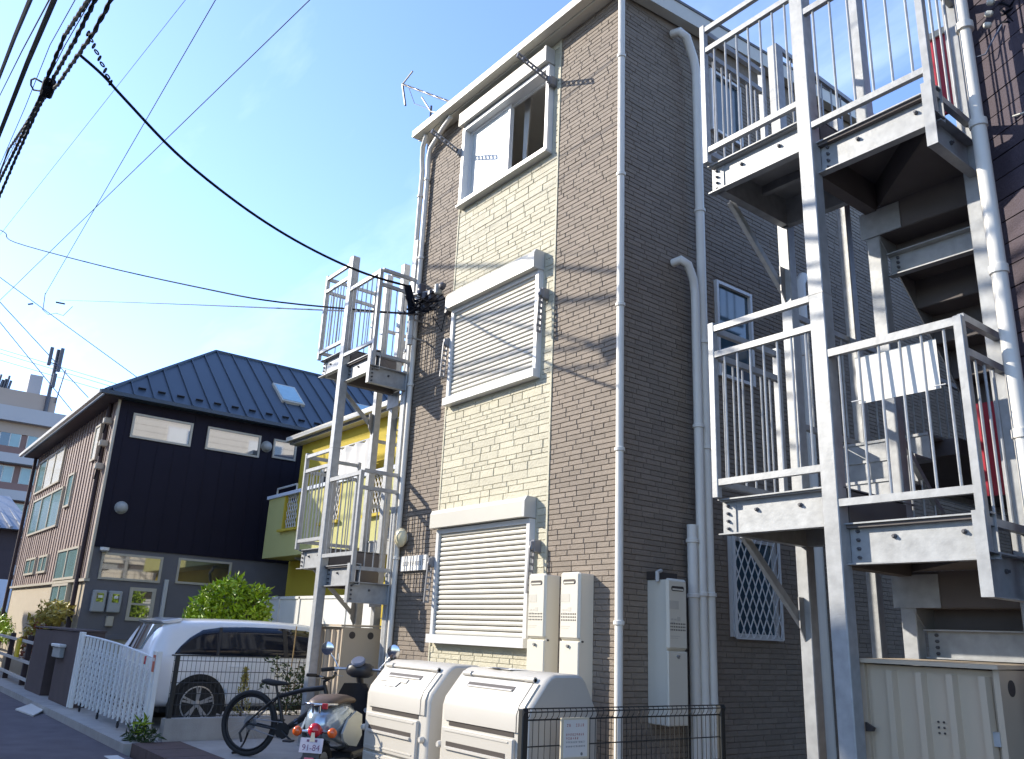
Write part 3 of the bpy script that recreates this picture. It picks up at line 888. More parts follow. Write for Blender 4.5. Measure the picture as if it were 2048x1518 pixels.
# beige ribbed cabinets below the stairs
def cabinet(x0, x1, y0, y1, zt, label):
    t = thing("storage_cabinet", label, "cabinet", ((x0 + x1) / 2, (y0 + y1) / 2, 0), group="beige ribbed sheet metal cabinets under the stairs")
    G().box(x0 + .03, x1 - .03, y0 + .03, y1 - .03, 0, zt - .03).build("body", 'beige_sheet', t)
    g = G(); g.prism([(x0 - .02, y0 - .03, zt - .022), (x1 + .01, y0 - .03, zt - .022), (x1 + .01, y1, zt - .012), (x0 - .02, y1, zt - .012)], (0, 0, .022)); g.build("top", 'beige_sheet', t)
    # ribbed front door: trapezoid folds in one sheet
    g = G(); n = 4; W = (x1 - x0 - .10) / n
    prof = []
    for k in range(n):
        a = x0 + .05 + W * k
        prof += [(a, y0 + .022), (a + W * .62, y0 + .022), (a + W * .70, y0 - .016), (a + W * .90, y0 - .016), (a + W * .98, y0 + .022)]
    prof += [(x1 - .05, y0 + .018)]
    vs = []
    for (x, y) in prof: vs += [(x, y, .06), (x, y, zt - .06)]
    g.add(vs, [(2 * i, 2 * i + 2, 2 * i + 3, 2 * i + 1) for i in range(len(prof) - 1)])
    d = g.build("door", 'beige_sheet', t, fix=False)
    g = G(); g.prism([(x0 + .02, y0 + .0, zt - .40), (x0 + .075, y0 - .02, zt - .395), (x0 + .085, y0 - .02, zt - .375), (x0 + .02, y0, zt - .35)], (0, -.02, 0)); g.build("handle", 'grille_dark', d)
    g = G()
    for i in range(2):
        for j in range(3): g.lathe([(.006, 0), (.006, .004)], (x0 + .43 + .03 * i, y0 - .0 + .017, zt - .31 - .028 * j), axis=(0, -1, 0), n=8)
    g.build("vent_hole", 'grille_dark', d)
    for k in range(1):
        G().box(x1 - .075, x1 - .03, y0 - .004, y0 + .02, zt - .40, zt - .33).build("hinge", 'galv', d)
    # end wall with round holes
    G().box(x1 - .03, x1, y0 + .0, y1 - .01, .0, zt - .024).build("side_panel", 'beige_sheet', t)
    g = G()
    for y in (y0 + .13, y0 + .38): g.lathe([(.042, -.003), (.042, .003)], (x1, y, zt - .115), axis=(1, 0, 0), n=18)
    g.build("pipe_hole", 'grille_dark', t)
    G().box(x0, x0 + .03, y0, y1 - .01, 0, zt - .024).build("side_panel", 'beige_sheet', t)
    return t
cabinet(-2.83, -2.05, 4.86, 5.45, 1.315, "beige ribbed metal cabinet under the right stair")
cabinet(-10.2, -9.45, 4.86, 5.40, 1.40, "beige ribbed metal cabinet with two round holes under the left stair")

# ================================================================== things in front of the brown house
def bin_box(x0, x1, label, yf=3.80, yb=4.45, extra=False):
    t = thing("waste_bin", label, "waste bin", ((x0 + x1) / 2, (yf + yb) / 2, 0), group="cream plastic waste storage boxes")
    W = x1 - x0
    def prof(ins=0.0):
        pts = [(yf + .0, .03), (yf - .0, .84), (yf + .02, .90), (yf + .165, 1.075), (yf + .20, 1.10), (yf + .24, 1.112), (yb - .19, 1.112), (yb - .15, 1.10), (yb - .12, 1.07), (yb, .86), (yb, .03)]
        cy, cz = (yf + yb) / 2, .55
        return [(cy + (y - cy) * (1 - ins), cz + (z - cz) * (1 - ins * .7)) for (y, z) in pts]
    # body and end walls: rounded-over rings
    R = []
    for (x, i) in ((x0, .055), (x0 + .012, .02), (x0 + .035, .0), (x1 - .035, .0), (x1 - .012, .02), (x1, .055)):
        R.append([(x, y, z) for (y, z) in prof(i)])
    b = G().loft(R).build("body", 'bin_plastic', t, smooth=35)
    # front lid lying on the slope and the upper front, with a hinge bar and a recessed grip
    o = .014
    lid = [(yf - o, .735), (yf - o, .845), (yf + .02 - o * .9, .905), (yf + .125, 1.047), (yf + .135, 1.035), (yf + .03, .90), (yf + .012, .84), (yf + .012, .735)]
    xa, xb = x0 + .07, x1 - .11
    G().loft([[(x, y, z) for (y, z) in lid] for x in (xa, xb)]).build("lid", 'bin_lid', t, smooth=30)
    # raised frame round the right of the lid
    lid2 = [(y - .0, z) for (y, z) in lid]
    G().loft([[(x, y + .002, z) for (y, z) in lid2] for x in (xb + .012, x1 - .045)]).build("lid_frame", 'bin_plastic', t, smooth=30)
    dy, dz = .145, .175; Ls = math.hypot(dy, dz); ty, tz = dy / Ls, dz / Ls; ny, nz = -tz, ty
    def slope(s, h): return (yf + .02 + ty * s + ny * h, .90 + tz * s + nz * h)
    def quad(xA, xB, s0, s1, h0, h1, nm, m):
        (a, b2), (c, d), (e, f2), (g2, h2) = slope(s0, h0), slope(s1, h0), slope(s1, h1), slope(s0, h1)
        G().prism([(xA, a, b2), (xA, c, d), (xA, e, f2), (xA, g2, h2)], (xB - xA, 0, 0)).build(nm, m, t)
    quad(x0 + .22, x1 - .26, .10, .135, .010, .0165, "grip_slot", 'grille_dark')
    quad(x0 + .24, x1 - .27, .092, .104, .010, .024, "grip_lip", 'bin_lid')
    # hinge
    c = slope(.205, .012)
    G().tube([(x0 + .10, *c), (x1 - .10, *c)], .014, 8).build("hinge_bar", 'bin_lid', t, smooth=50)
    for xh in (x0 + .09, x1 - .20):
        g = G(); c2 = slope(.205, .016); g.tube([(xh, *c2), (xh + .10, *c2)], .021, 8); g.build("hinge", 'bin_lid', t, smooth=50)
    # dark strip in place of the shade below the lid, then two front doors with grip slots
    G().box(x0 + .12, x1 - .14, yf - .004, yf + .004, .70, .733).build("lid_gap_shade", 'grille_dark', t)
    for (z0, z1) in ((.40, .69), (.08, .385)):
        d = G().cbox(x0 + .06, x1 - .12, yf - .026, yf + .004, z0, z1, .008).build("door", 'bin_plastic', t)
        zc = (z0 + z1) / 2 + .02
        G().box(x0 + .13, x1 - .20, yf - .029, yf - .0255, zc - .028, zc + .028).build("grip_slot", 'grille_dark', d)
        g = G(); g.prism([(x0 + .13, yf - .029, zc - .028), (x0 + .13, yf - .045, zc - .022), (x0 + .13, yf - .045, zc - .008), (x0 + .13, yf - .029, zc - .004)], (W - .33, 0, 0)); g.build("grip_lip", 'bin_lid', d)
        g = G(); g.box(x0 + .10, x1 - .17, yf - .031, yf - .025, z1 - .028, z1 - .018); g.box(x0 + .10, x1 - .17, yf - .031, yf - .025, z0 + .03, z0 + .04); g.build("rib", 'bin_lid', d)
    for xx in (x0 + .03, x1 - .055):
        g = G(); g.lathe([(.026, 0), (.026, .02), (.018, .035)], (xx, yf - .002, .56), axis=(0, -1, 0), n=12); g.build("latch", 'bin_lid', t, smooth=40)
    # side moulding
    return t, slope
t1, sl1 = bin_box(-6.83, -5.83, "cream plastic waste box with a torn notice on its lid, beside the scooter")
t2, sl2 = bin_box(-5.66, -4.62, "cream plastic waste box next to the mesh fence, papers left on its top")
def slope_sheet(t, sl, x0, x1, s0, s1, nm, m, h=.019, skew=0):
    a, b = sl(s0, h), sl(s1, h)
    g = G(); g.add([(x0, *a), (x1, *a), (x1 + skew, *b), (x0 + skew, *b)], [(0, 1, 2, 3)])
    g.prism([(x0, *a), (x1, *a), (x1 + skew, *b), (x0 + skew, *b)], (0, -.0012, .001)); return g.build(nm, m, t)
slope_sheet(t1, sl1, -6.70, -6.25, .045, .085, "notice", 'print_pale')
slope_sheet(t1, sl1, -6.57, -6.37, -.002, .05, "torn_notice", 'paper', .0215, .03)
tp = thing("paper_sheet", "white and blue papers lying on the flat top of the waste box by the fence", "paper", (-5.2, 4.1, 1.114))
G().prism([(-5.42, 4.03, 1.116), (-5.10, 4.01, 1.116), (-5.05, 4.14, 1.119), (-5.38, 4.17, 1.117)], (0, 0, .002)).build("sheet", 'paper', tp)
G().prism([(-5.35, 4.01, 1.120), (-5.24, 4.0, 1.119), (-5.20, 4.08, 1.121), (-5.31, 4.10, 1.121)], (0, 0, .002)).build("leaflet", 'cable_grey', tp)

# welded mesh fences
def mesh_fence(x, y0, y1, zb, zt, label, fold=True, posts=(), dy=.05, zs=None, r=.0028):
    t = thing("mesh_fence", label, "fence", (x, (y0 + y1) / 2, 0))
    for yp in posts: G().cbox(x - .025, x + .025, yp - .025, yp + .025, 0, zt - .0, .006).build("post", 'dark_wire', t)
    g = G(); n = int((y1 - y0) / dy)
    for k in range(n + 1):
        y = y0 + dy * k
        pts = [(x, y, zb), (x, y, zt - .07)]
        if fold: pts += [(x + .022, y, zt - .045), (x + .03, y, zt - .02), (x + .018, y, zt)]
        else: pts += [(x, y, zt)]
        g.tube(pts, r, 5, cap=False)
    g.build("vertical_wires", 'dark_wire', t, kind='stuff')
    zs = zs or [zb + .02 + (zt - .09 - zb) * k / 5 for k in range(6)]
    for z in zs + ([zt - .068] if fold else []):
        g = G(); g.tube([(x + .006, y0, z), (x + .006, y1, z)], r * 1.5, 6); g.build("horizontal_wire", 'dark_wire', t)
    if fold:
        for (dx, z) in ((.032, zt - .02), (.018, zt)):
            g = G(); g.tube([(x + dx, y0, z), (x + dx, y1, z)], r * 1.5, 6); g.build("horizontal_wire", 'dark_wire', t)
    return t
mesh_fence(-4.42, 3.58, 5.58, .04, .915, "black welded mesh fence beside the waste boxes, notice hung on it", posts=(3.60, 5.56))
mesh_fence(-11.0, 3.42, 5.7, .24, .965, "dark mesh fence on the low concrete wall in front of the white car", fold=False, posts=(3.46, 5.6), dy=.055)
t = thing("notice_board", "framed notice with red heading hung on the black mesh fence", "sign", (-4.41, 4.0, .78))
G().cbox(-4.414, -4.398, 3.905, 4.155, .60, .855, .003).build("frame", 'cream_trim', t)
G().box(-4.399, -4.3965, 3.925, 4.135, .615, .842).build("sheet", 'paper', t)
g = G()
rr = random.Random(9)
def scribble(g, y0, y1, z, h, n, x=-4.3955):
    for k in range(n):
        a = y0 + (y1 - y0) * k / n; w = (y1 - y0) / n * .72
        for q in range(3): 
            if rr.random() < .85: g.box(x - .0008, x, a + rr.uniform(0, w * .2), a + w * rr.uniform(.7, 1), z + h * (.05 + q * .36), z + h * (.05 + q * .36) + h * .16)
        g.box(x - .0008, x, a + w * .45, a + w * .58, z, z + h)
scribble(g, 3.95, 3.99, .80, .018, 2); scribble(g, 4.03, 4.11, .80, .018, 4); scribble(g, 3.945, 4.11, .745, .014, 9); scribble(g, 3.945, 4.06, .722, .014, 6)
g.build("red_print", 'print_red', t)
g = G(); scribble(g, 3.945, 4.12, .70, .011, 12); scribble(g, 3.945, 4.12, .675, .010, 12); g.lathe([(.010, 0), (.010, .001)], (-4.3965, 4.085, .632), axis=(1, 0, 0), n=12)
g.build("small_print", 'print_grey', t)
# low concrete wall under the left mesh fence
g = G(); y = 3.42
g.box(-11.08, -10.93, 3.40, 4.42, -.05, .235); g.box(-11.08, -10.93, 4.43, 5.43, -.05, .240); g.box(-11.08, -10.93, 5.44, 5.8, -.05, .238)
single(g, "low_wall", 'concrete', "low grey block wall under the mesh fence by the car", "wall", (-11.0, 4.6, 0))

# ================================================================== bicycle (local frame: +X forward, rear axle at the origin)
def bicycle(loc, heading):
    t = thing("bicycle", "black mountain bicycle on its rear stand, parked left of the scooter", "bicycle", loc, heading)
    R = .335
    def wheel(x):
        w = G().torus((x, 0, R), (0, 1, 0), R - .027, .027, 40, 8).build("wheel", 'rubber', t, smooth=True, local=True)
        G().torus((x, 0, R), (0, 1, 0), R - .062, .012, 36, 6, flat=1.3).build("rim", 'bike_black', w, smooth=True, local=True)
        g = G()
        for k in range(28):
            a = 2 * math.pi * k / 28; s = .018 if k % 2 else -.018
            g.tube([(x + .02 * math.cos(a + .5 * (1 if k % 4 < 2 else -1)), s, R + .02 * math.sin(a + .5 * (1 if k % 4 < 2 else -1))), (x + (R - .07) * math.cos(a), 0, R + (R - .07) * math.sin(a))], .0011, 4, cap=False)
        g.build("spokes", 'steel', w, local=True, kind='stuff')
        G().lathe([(.012, -.05), (.024, -.03), (.014, -.02), (.014, .02), (.024, .03), (.012, .05)], (x, 0, R), axis=(0, 1, 0)).build("hub", 'bike_black', w, smooth=40, local=True)
        return w
    w = wheel(0)
    G().lathe([(.055, -.026), (.055, -.020)], (0, 0, R), axis=(0, 1, 0), n=20).build("sprocket", 'steel', w, local=True)
    G().lathe([(.075, .022), (.075, .024)], (0, 0, R), axis=(0, 1, 0), n=24).build("brake_disc", 'steel', w, local=True)
    wheel(1.02)
    BB = (.42, 0, .285); ST = (.30, 0, .66); HT = (.85, 0, .74); HB = (.89, 0, .63)
    g = G()
    g.tube([BB, ST], .020); g.tube([(.315, 0, .62), (.60, 0, .70), HT], [.021, .025, .028]); g.tube([BB, (.62, 0, .42), HB], [.030, .036, .034])
    g.tube([(.842, 0, .76), (.893, 0, .615)], .023)
    for s in (-.06, .06):
        g.tube([(0, s, R), (.36, s * .6, .29), BB], .011); g.tube([(0, s, R), (.20, s * .9, .52), (.31, s * .3, .62)], .010)
    g.build("frame", 'bike_black', t, smooth=50, local=True)
    g = G()
    for s in (-.055, .055): g.tube([(.90, s, .58), (1.02, s, R)], .018)
    g.tube([(.895, -.055, .60), (.895, .055, .60)], .016)
    g.build("fork", 'bike_black', t, smooth=50, local=True)
    for s in (-.05, .05): G().box(.50, .64, s * .56 - .001, s * .56 + .001, .36, .42)
    G().tube([(.295, 0, .65), (.268, 0, .735)], .014).build("seat_post", 'bike_black', t, smooth=50, local=True)
    rings = []
    for (x, w, z, h) in ((.11, .055, .77, .03), (.15, .085, .768, .06), (.24, .07, .755, .065), (.32, .034, .755, .05), (.39, .024, .757, .035), (.42, .010, .75, .016)):
        rings.append([(x, w * math.cos(a), z + h * .5 * math.sin(a)) for a in [2 * math.pi * k / 10 for k in range(10)]])
    G().loft(rings).build("saddle", 'rubber', t, smooth=True, local=True)
    g = G(); g.tube([(.838, 0, .76), (.83, 0, .80), (.89, 0, .835)], .016); g.build("stem", 'bike_black', t, smooth=50, local=True)
    g = G(); g.tube([(.80, -.33, .875), (.84, -.26, .872), (.885, -.08, .838), (.885, .08, .838), (.84, .26, .872), (.80, .33, .875)], .015); hb = g.build("handlebar", 'bike_black', t, smooth=50, local=True)
    for s in (-1, 1):
        G().tube([(.845, s * .24, .872), (.79, s * .34, .876)], .017).build("grip", 'rubber', hb, smooth=50, local=True)
        G().tube([(.865, s * .20, .865), (.93, s * .24, .855), (.90, s * .33, .85)], .005, 6).build("brake_lever", 'steel', hb, smooth=50, local=True)
    cr = G().lathe([(.085, -.045), (.085, -.040)], BB, axis=(0, 1, 0), n=24).build("chainring", 'bike_black', t, local=True)
    G().tube([(.42, -.06, .285), (.55, -.07, .20)], .012).build("crank", 'bike_black', cr, smooth=50, local=True)
    G().tube([(.42, .06, .285), (.29, .07, .37)], .012).build("crank", 'bike_black', cr, smooth=50, local=True)
    G().cbox(.50, .60, -.17, -.075, .19, .21, .006).build("pedal", 'dark_plastic', cr, local=True)
    G().cbox(.24, .34, .075, .17, .36, .38, .006).build("pedal", 'dark_plastic', cr, local=True)
    g = G()
    for z in (.08, -.08): g.tube([(.42, -.043, .285 + z), (0, -.024, R + z * .6)], .005, 5)
    g.build("chain", 'steel', t, local=True)
    g = G(); g.tube([(-.0, -.05, R), (-.06, -.07, R - .10), (-.03, -.06, R - .19)], .014, 6); g.build("derailleur", 'dark_plastic', t, local=True)
    g = G(); g.tube([(0, .07, R), (-.10, .12, .12), (-.17, .14, .015)], .011, 6); g.tube([(-.20, .07, .012), (-.13, .22, .012)], .014, 6); g.build("kickstand", 'bike_black', t, smooth=50, local=True)
    g = G(); g.cbox(.54, .585, -.031, -.026, .36, .41, .002); g.build("decal", 'cable_grey', t, local=True)
    g = G(); g.tube([(.835, -.10, .855), (.95, -.10, .80), (.92, 0, .66), (.60, .03, .55), (.20, .05, .50), (.0, .06, R + .05)], .004, 5); g.build("brake_cable", 'rubber', t, local=True)
    return t
bicycle((-9.42, 3.83, 0), math.atan2(.62, .78))

# ================================================================== scooter (local: +X forward, ground under the tail light at the origin)
def ring(x, w, z0, z1, n=12, p=2.4):
    o = []
    for k in range(n):
        a = 2 * math.pi * k / n
        c, s = math.cos(a), math.sin(a)
        o.append((x, w * math.copysign(abs(c) ** (2 / p), c), (z0 + z1) / 2 + (z1 - z0) / 2 * math.copysign(abs(s) ** (2 / p), s)))
    return o
def scooter(loc, heading):
    t = thing("motor_scooter", "blue grey retro motor scooter seen from behind, between the bicycle and the waste boxes", "scooter", loc, heading)
    L = dict(local=True)
    # rear body
    r = [ring(-.02, .05, .50, .62), ring(.03, .115, .46, .68), ring(.14, .165, .42, .735), ring(.30, .185, .37, .755), ring(.46, .18, .33, .75), ring(.58, .16, .30, .72), ring(.66, .12, .30, .66)]
    G().loft(r).build("rear_cowl", 'scooter_paint', t, smooth=True, **L)
    for s in (-1, 1):
        r = [[(x, s * (w * .985), z) for (x, w, z) in q] for q in ()]
        g = G(); pr = []
        for (x, z) in ((.12, .50), (.22, .60), (.42, .66), (.58, .62), (.62, .44), (.50, .36), (.30, .39), (.16, .44)): pr.append((x, s * .178, z))
        g.prism(pr, (0, s * .018, 0)); g.build("side_cover", 'scooter_grey', t, smooth=25, **L)
    r = [ring(.02, .07, .705, .745), ring(.08, .125, .70, .775), ring(.25, .15, .715, .80), ring(.45, .145, .71, .79), ring(.60, .12, .70, .765), ring(.68, .07, .70, .74)]
    G().loft(r).build("seat", 'seat_brown', t, smooth=True, **L)
    g = G(); g.tube([(.10, -.13, .73), (.0, -.12, .735), (-.05, -.05, .735), (-.05, .05, .735), (.0, .12, .735), (.10, .13, .73)], .010, 8); g.tube([(-.045, -.03, .735), (-.035, -.03, .665)], .009, 6); g.tube([(-.045, .03, .735), (-.035, .03, .665)], .009, 6)
    g.build("grab_rail", 'chrome', t, smooth=50, **L)
    G().cbox(-.062, -.045, -.105, -.055, .70, .745, .004).build("red_tag", 'red_lens', t, **L)
    G().lathe([(.064, 0), (.060, .028), (.04, .048), (.012, .056)], (.0, 0, .525), axis=(-1, 0, -.05), n=18).build("tail_lamp", 'red_lens', t, smooth=True, **L)
    for s in (-1, 1):
        G().tube([(.02, 0, .515), (-.01, s * .14, .515)], .012, 8).build("lamp_stalk", 'chrome', t, smooth=50, **L)
        G().lathe([(.018, -.026), (.036, -.01), (.041, .012), (.036, .032), (.016, .042)], (-.01, s * .155, .515), axis=(-1, 0, 0), n=14).build("indicator", 'amber_lens', t, smooth=True, **L)
    # rear mudguard with plate and reflector
    g = G(); g.prism([(-.03, -.06, .50), (-.03, .06, .50), (-.085, .085, .19), (-.085, -.085, .19)], (.012, 0, .0)); g.build("mudguard", 'dark_plastic', t, **L)
    ax = Vector((-.055, 0, -.31)).normalized(); nx = Vector((-.31, 0, .055)).normalized()
    c0 = Vector((-.045, 0, .47)) + nx * .012
    def pp(s, y, h=0): v = c0 + ax * s + nx * h; return (v.x, y, v.z)
    pl = G().prism([pp(0, -.10), pp(0, .10), pp(.115, .10), pp(.115, -.10)], tuple(nx * .003)).build("number_plate", 'plate_white', t, **L)
    txt = bpy.data.curves.new("plate_digits", 'FONT'); txt.body = "91-84"; txt.size = .068; txt.align_x = 'CENTER'; txt.extrude = .0006
    to = bpy.data.objects.new("tmp", txt); COL.objects.link(to)
    dg = bpy.context.evaluated_depsgraph_get(); tm = bpy.data.meshes.new_from_object(to.evaluated_get(dg)); bpy.data.objects.remove(to)
    tm.name = "plate_digits"; tm.materials.clear(); tm.materials.append(M['plate_ink'])
    d = bpy.data.objects.new("plate_digits", tm); COL.objects.link(d); d.parent = pl
    X = Vector((0, -1, 0)); Y = -ax; Z = nx
    mw = Matrix(((X.x, Y.x, Z.x, 0), (X.y, Y.y, Z.y, 0), (X.z, Y.z, Z.z, 0), (0, 0, 0, 1)))
    p = c0 + ax * .098 + nx * .0042; mw.translation = p; d.matrix_local = mw
    g = G()
    for k in range(3): g.prism([pp(.012, .045 - k * .035, .0035), pp(.012, .022 - k * .035, .0035), pp(.032, .022 - k * .035, .0035), pp(.032, .045 - k * .035, .0035)], tuple(nx * .0008))
    g.build("plate_small_print", 'plate_ink', pl, **L)
    g = G(); g.prism([pp(-.05, -.012, .004), pp(.03, -.028, .004), pp(.03, .018, .004), pp(-.05, .012, .004)], tuple(nx * .002)); g.build("plate_sticker", 'cream_trim', pl, **L)
    G().prism([pp(.15, -.04), pp(.15, .04), pp(.20, .04), pp(.20, -.04)], tuple(nx * .012)).build("reflector", 'red_lens', t, **L)
    # rear wheel, engine, exhaust
    def wheel(x, nm="wheel"):
        w = G().torus((x, 0, .215), (0, 1, 0), .165, .05, 32, 10).build(nm, 'rubber', t, smooth=True, **L)
        G().lathe([(.13, -.035), (.12, -.02), (.05, -.04), (.05, .04), (.12, .02), (.13, .035)], (x, 0, .215), axis=(0, 1, 0), n=20).build("rim", 'alloy', w, smooth=40, **L)
        return w
    wheel(.14); wheel(1.32)
    G().cbox(.12, .60, .07, .17, .16, .32, .03).build("engine_case", 'dark_plastic', t, **L)
    G().tube([(.55, -.12, .22), (.30, -.16, .24), (.02, -.16, .27)], [.03, .05, .05], 12).build("exhaust", 'dark_plastic', t, smooth=50, **L)
    g = G(); g.cbox(.55, 1.02, -.15, .15, .24, .30, .02); g.build("floorboard", 'dark_plastic', t, **L)
    # leg shield, front mudguard
    r = []
    for (z, x, w) in ((.28, 1.02, .15), (.40, 1.04, .17), (.60, 1.0, .185), (.76, .95, .17), (.86, .92, .11)):
        r.append([(x + .045 - .10 * abs(q) ** 2, w * q, z) for q in (-1, -.6, -.2, .2, .6, 1)] + [(x + .085 - .10 * abs(q) ** 2, w * q, z) for q in (1, .6, .2, -.2, -.6, -1)])
    G().loft(r).build("leg_shield", 'dark_plastic', t, smooth=40, **L)
    G().lathe([(.022, 0), (.022, .01)], (.99, -.09, .62), axis=(-1, 0, 0), n=14).build("hook", 'steel', t, **L)
    r = [ring(1.12, .06, .36, .46), ring(1.25, .085, .38, .50), ring(1.42, .07, .36, .46), ring(1.50, .02, .32, .36)]
    G().loft(r).build("front_mudguard", 'scooter_paint', t, smooth=True, **L)
    G().tube([(1.32, 0, .215), (1.12, 0, .60), (.98, 0, .93)], .035, 10).build("steering_column", 'dark_plastic', t, smooth=50, **L)
    r = [ring(.88, .07, .93, 1.03), ring(.93, .13, .91, 1.05), ring(1.0, .14, .90, 1.05), ring(1.06, .10, .90, 1.02)]
    hc = G().loft(r).build("handlebar_cover", 'dark_plastic', t, smooth=True, **L)
    G().lathe([(.065, 0), (.07, .02), (.06, .035)], (.91, 0, 1.045), axis=(-.5, 0, .8), n=16).build("speedometer", 'cable_grey', hc, smooth=40, **L)
    g = G(); g.tube([(.86, -.34, .97), (.90, -.25, .985), (.97, -.12, .985), (.97, .12, .985), (.90, .25, .985), (.86, .34, .97)], .013, 8); hb = g.build("handlebar", 'steel', t, smooth=50, **L)
    for s in (-1, 1):
        G().tube([(.905, s * .235, .984), (.855, s * .35, .968)], .019, 10).build("grip", 'rubber', hb, smooth=50, **L)
        G().tube([(.93, s * .21, .975), (1.0, s * .26, .965), (.95, s * .36, .955)], .007, 6).build("brake_lever", 'steel', hb, smooth=50, **L)
        G().tube([(.93, s * .20, .99), (.95, s * .27, 1.08), (.94, s * .33, 1.14)], .007, 8).build("mirror_stem", 'chrome', hb, smooth=50, **L)
        G().lathe([(.05, .02), (.062, .008), (.064, -.004), (.058, -.008)], (.93, s * .335, 1.165), axis=(.95, .0, .05), n=20).build("mirror", 'chrome', hb, smooth=40, **L)
    return t
scooter((-6.96, 3.42, 0), math.atan2(.74, -.67))

# ================================================================== estate car (local: +X forward from the tail, y to the left; the right side is -y)
def car(loc, heading):
    t = thing("parked_car", "white estate car parked tail to the street behind the mesh fence", "car", loc, heading)
    L = dict(local=True)
    import bmesh
    # stations: x, half width at sill / middle / belt, z sill / belt, roof half width, roof z
    st = [(-.02, .60, .68, .66, .40, .86, .54, .93), (.0, .70, .80, .78, .32, .90, .60, .975), (.03, .73, .83, .80, .28, .91, .61, 1.04), (.10, .76, .84, .81, .26, .915, .61, 1.17), (.19, .78, .85, .83, .25, .92, .61, 1.315), (.27, .79, .855, .838, .24, .92, .61, 1.385), (.42, .80, .86, .84, .23, .92, .61, 1.405), (.9, .81, .865, .848, .22, .92, .625, 1.432),
          (1.6, .81, .865, .85, .22, .92, .635, 1.445), (2.3, .81, .865, .85, .22, .925, .63, 1.435), (2.8, .81, .865, .845, .22, .925, .61, 1.39), (3.15, .81, .86, .83, .22, .92, .60, 1.22), (3.5, .80, .85, .80, .22, .91, .62, .99), (4.0, .76, .82, .74, .24, .84, .50, .875), (4.35, .66, .72, .64, .28, .74, .40, .78), (4.5, .50, .56, .48, .36, .62, .30, .66)]
    st = [((.9 - (.9 - q[0]) * .84) if q[0] < .9 else q[0],) + q[1:] for q in st]
    rings = []
    for (x, ws, wm, wb, zs, zb, wr, zr) in st:
        zm = (zs + zb) * .5
        h = [(x, ws, zs), (x, wm - .01, zs + .12), (x, wm, zm), (x, wm - .008, zb - .07), (x, wb, zb), (x, wb + (wr - wb) * .5, zb + (zr - zb) * .52), (x, wr + .03, zr - .075 * min(1, (zr - zb) * 2.2)), (x, wr - .06, zr - .018), (x, wr * .45, zr)]
        rings.append(h + [(p[0], -p[1], p[2]) for p in h[::-1]])
    g = G().loft(rings)
    body = g.build("body", 'car_white', t, smooth=True, **L)
    md = body.modifiers.new("s", 'SUBSURF'); md.levels = 2
    cut = G()
    for x in (.84, 3.52): cut.lathe([(.365, -1.2), (.365, 1.2)], (x, 0, .315), axis=(0, 1, 0), n=40)
    for x in (.84, 3.52): cut.box(x - .36, x + .36, -1.2, 1.2, .0, .31)
    cu = cut.build("cutter", 'rubber')
    co = bpy.data.objects.new("x", body.data)
    mb = body.modifiers.new("b", 'BOOLEAN'); mb.operation = 'DIFFERENCE'; mb.object = cu; mb.solver = 'FAST'
    cu.parent = t
    bpy.context.view_layer.update()
    dg = bpy.context.evaluated_depsgraph_get()
    nm = bpy.data.meshes.new_from_object(body.evaluated_get(dg))
    body.modifiers.clear(); body.data = nm; nm.name = "body"; bpy.data.objects.remove(cu); bpy.data.objects.remove(co)
    nm.materials.clear(); nm.materials.append(M['car_white']); nm.shade_smooth(); nm.set_sharp_from_angle(angle=math.radians(40))
    for p in nm.polygons: p.material_index = 0
    # inner arches and underside
    g = G(); g.box(.40, 4.2, -.70, .70, .20, .70); g.build("underbody", 'rubber', t, **L)
    # side glass follows the tumblehome
    def side(x, z, s, off):
        # interpolate the stations
        for i in range(len(st) - 1):
            if st[i][0] <= x <= st[i + 1][0]:
                k = (x - st[i][0]) / (st[i + 1][0] - st[i][0]); a = [u + (v - u) * k for u, v in zip(st[i], st[i + 1])]; break
        _, ws, wm, wb, zs, zb, wr, zr = a
        f = (z - zb) / (zr - zb)
        y = wb + (wr + .015 - wb) * max(0, f) / .9
        return (x, s * (y + off), z)
    outline = [(.46, .955), (.62, 1.12), (.86, 1.29), (1.2, 1.325), (1.7, 1.335), (2.3, 1.32), (2.7, 1.255), (3.02, 1.09), (3.22, .965), (2.6, .945), (1.6, .935), (.8, .935)]
    top = [(.46, .955), (.54, 1.05), (.66, 1.16), (.84, 1.27), (1.1, 1.315), (1.5, 1.332), (2.0, 1.332), (2.4, 1.31), (2.7, 1.25), (2.95, 1.12), (3.2, .965)]
    for s in (1, -1):
        g = G(); vs = []; fs = []; n = len(top)
        rows = 4
        for (x, z) in top:
            zb = .952 - .012 * math.sin((x - .46) * 1.1)
            for j in range(rows + 1): vs.append(side(x, zb + (z - zb) * j / rows, s, -.004))
        m2 = len(vs)
        for i in range(n - 1):
            for j in range(rows): a = i * (rows + 1) + j; fs.append((a, a + rows + 1, a + rows + 2, a + 1))
        g.add(vs, fs)
        gl = g.build("side_glass", 'car_glass', t, smooth=True, fix=False, **L)
        sm = gl.modifiers.new("thick", 'SOLIDIFY'); sm.thickness = .03; sm.offset = 0
        for (xa, xb, slope) in ((1.02, 1.06, .06), (2.02, 2.09, .0)):
            g = G(); P = []
            for (x, z) in ((xa, .945), (xb, .945), (xb + slope, 1.32), (xa + slope, 1.32)): P.append(side(x, z, s, .013))
            g.prism(P, (0, s * .004, 0)); g.build("pillar", 'dark_plastic', t, **L)
        g = G()
        P = [side(x, z, s, .014) for (x, z) in ((.40, .944), (3.24, .956))]
        g.tube([side(x, .938, s, .012) for x in (.42, .9, 1.5, 2.1, 2.7, 3.2)], .008, 6); g.build("belt_trim", 'dark_plastic', t, **L)
        # doors
        g = G()
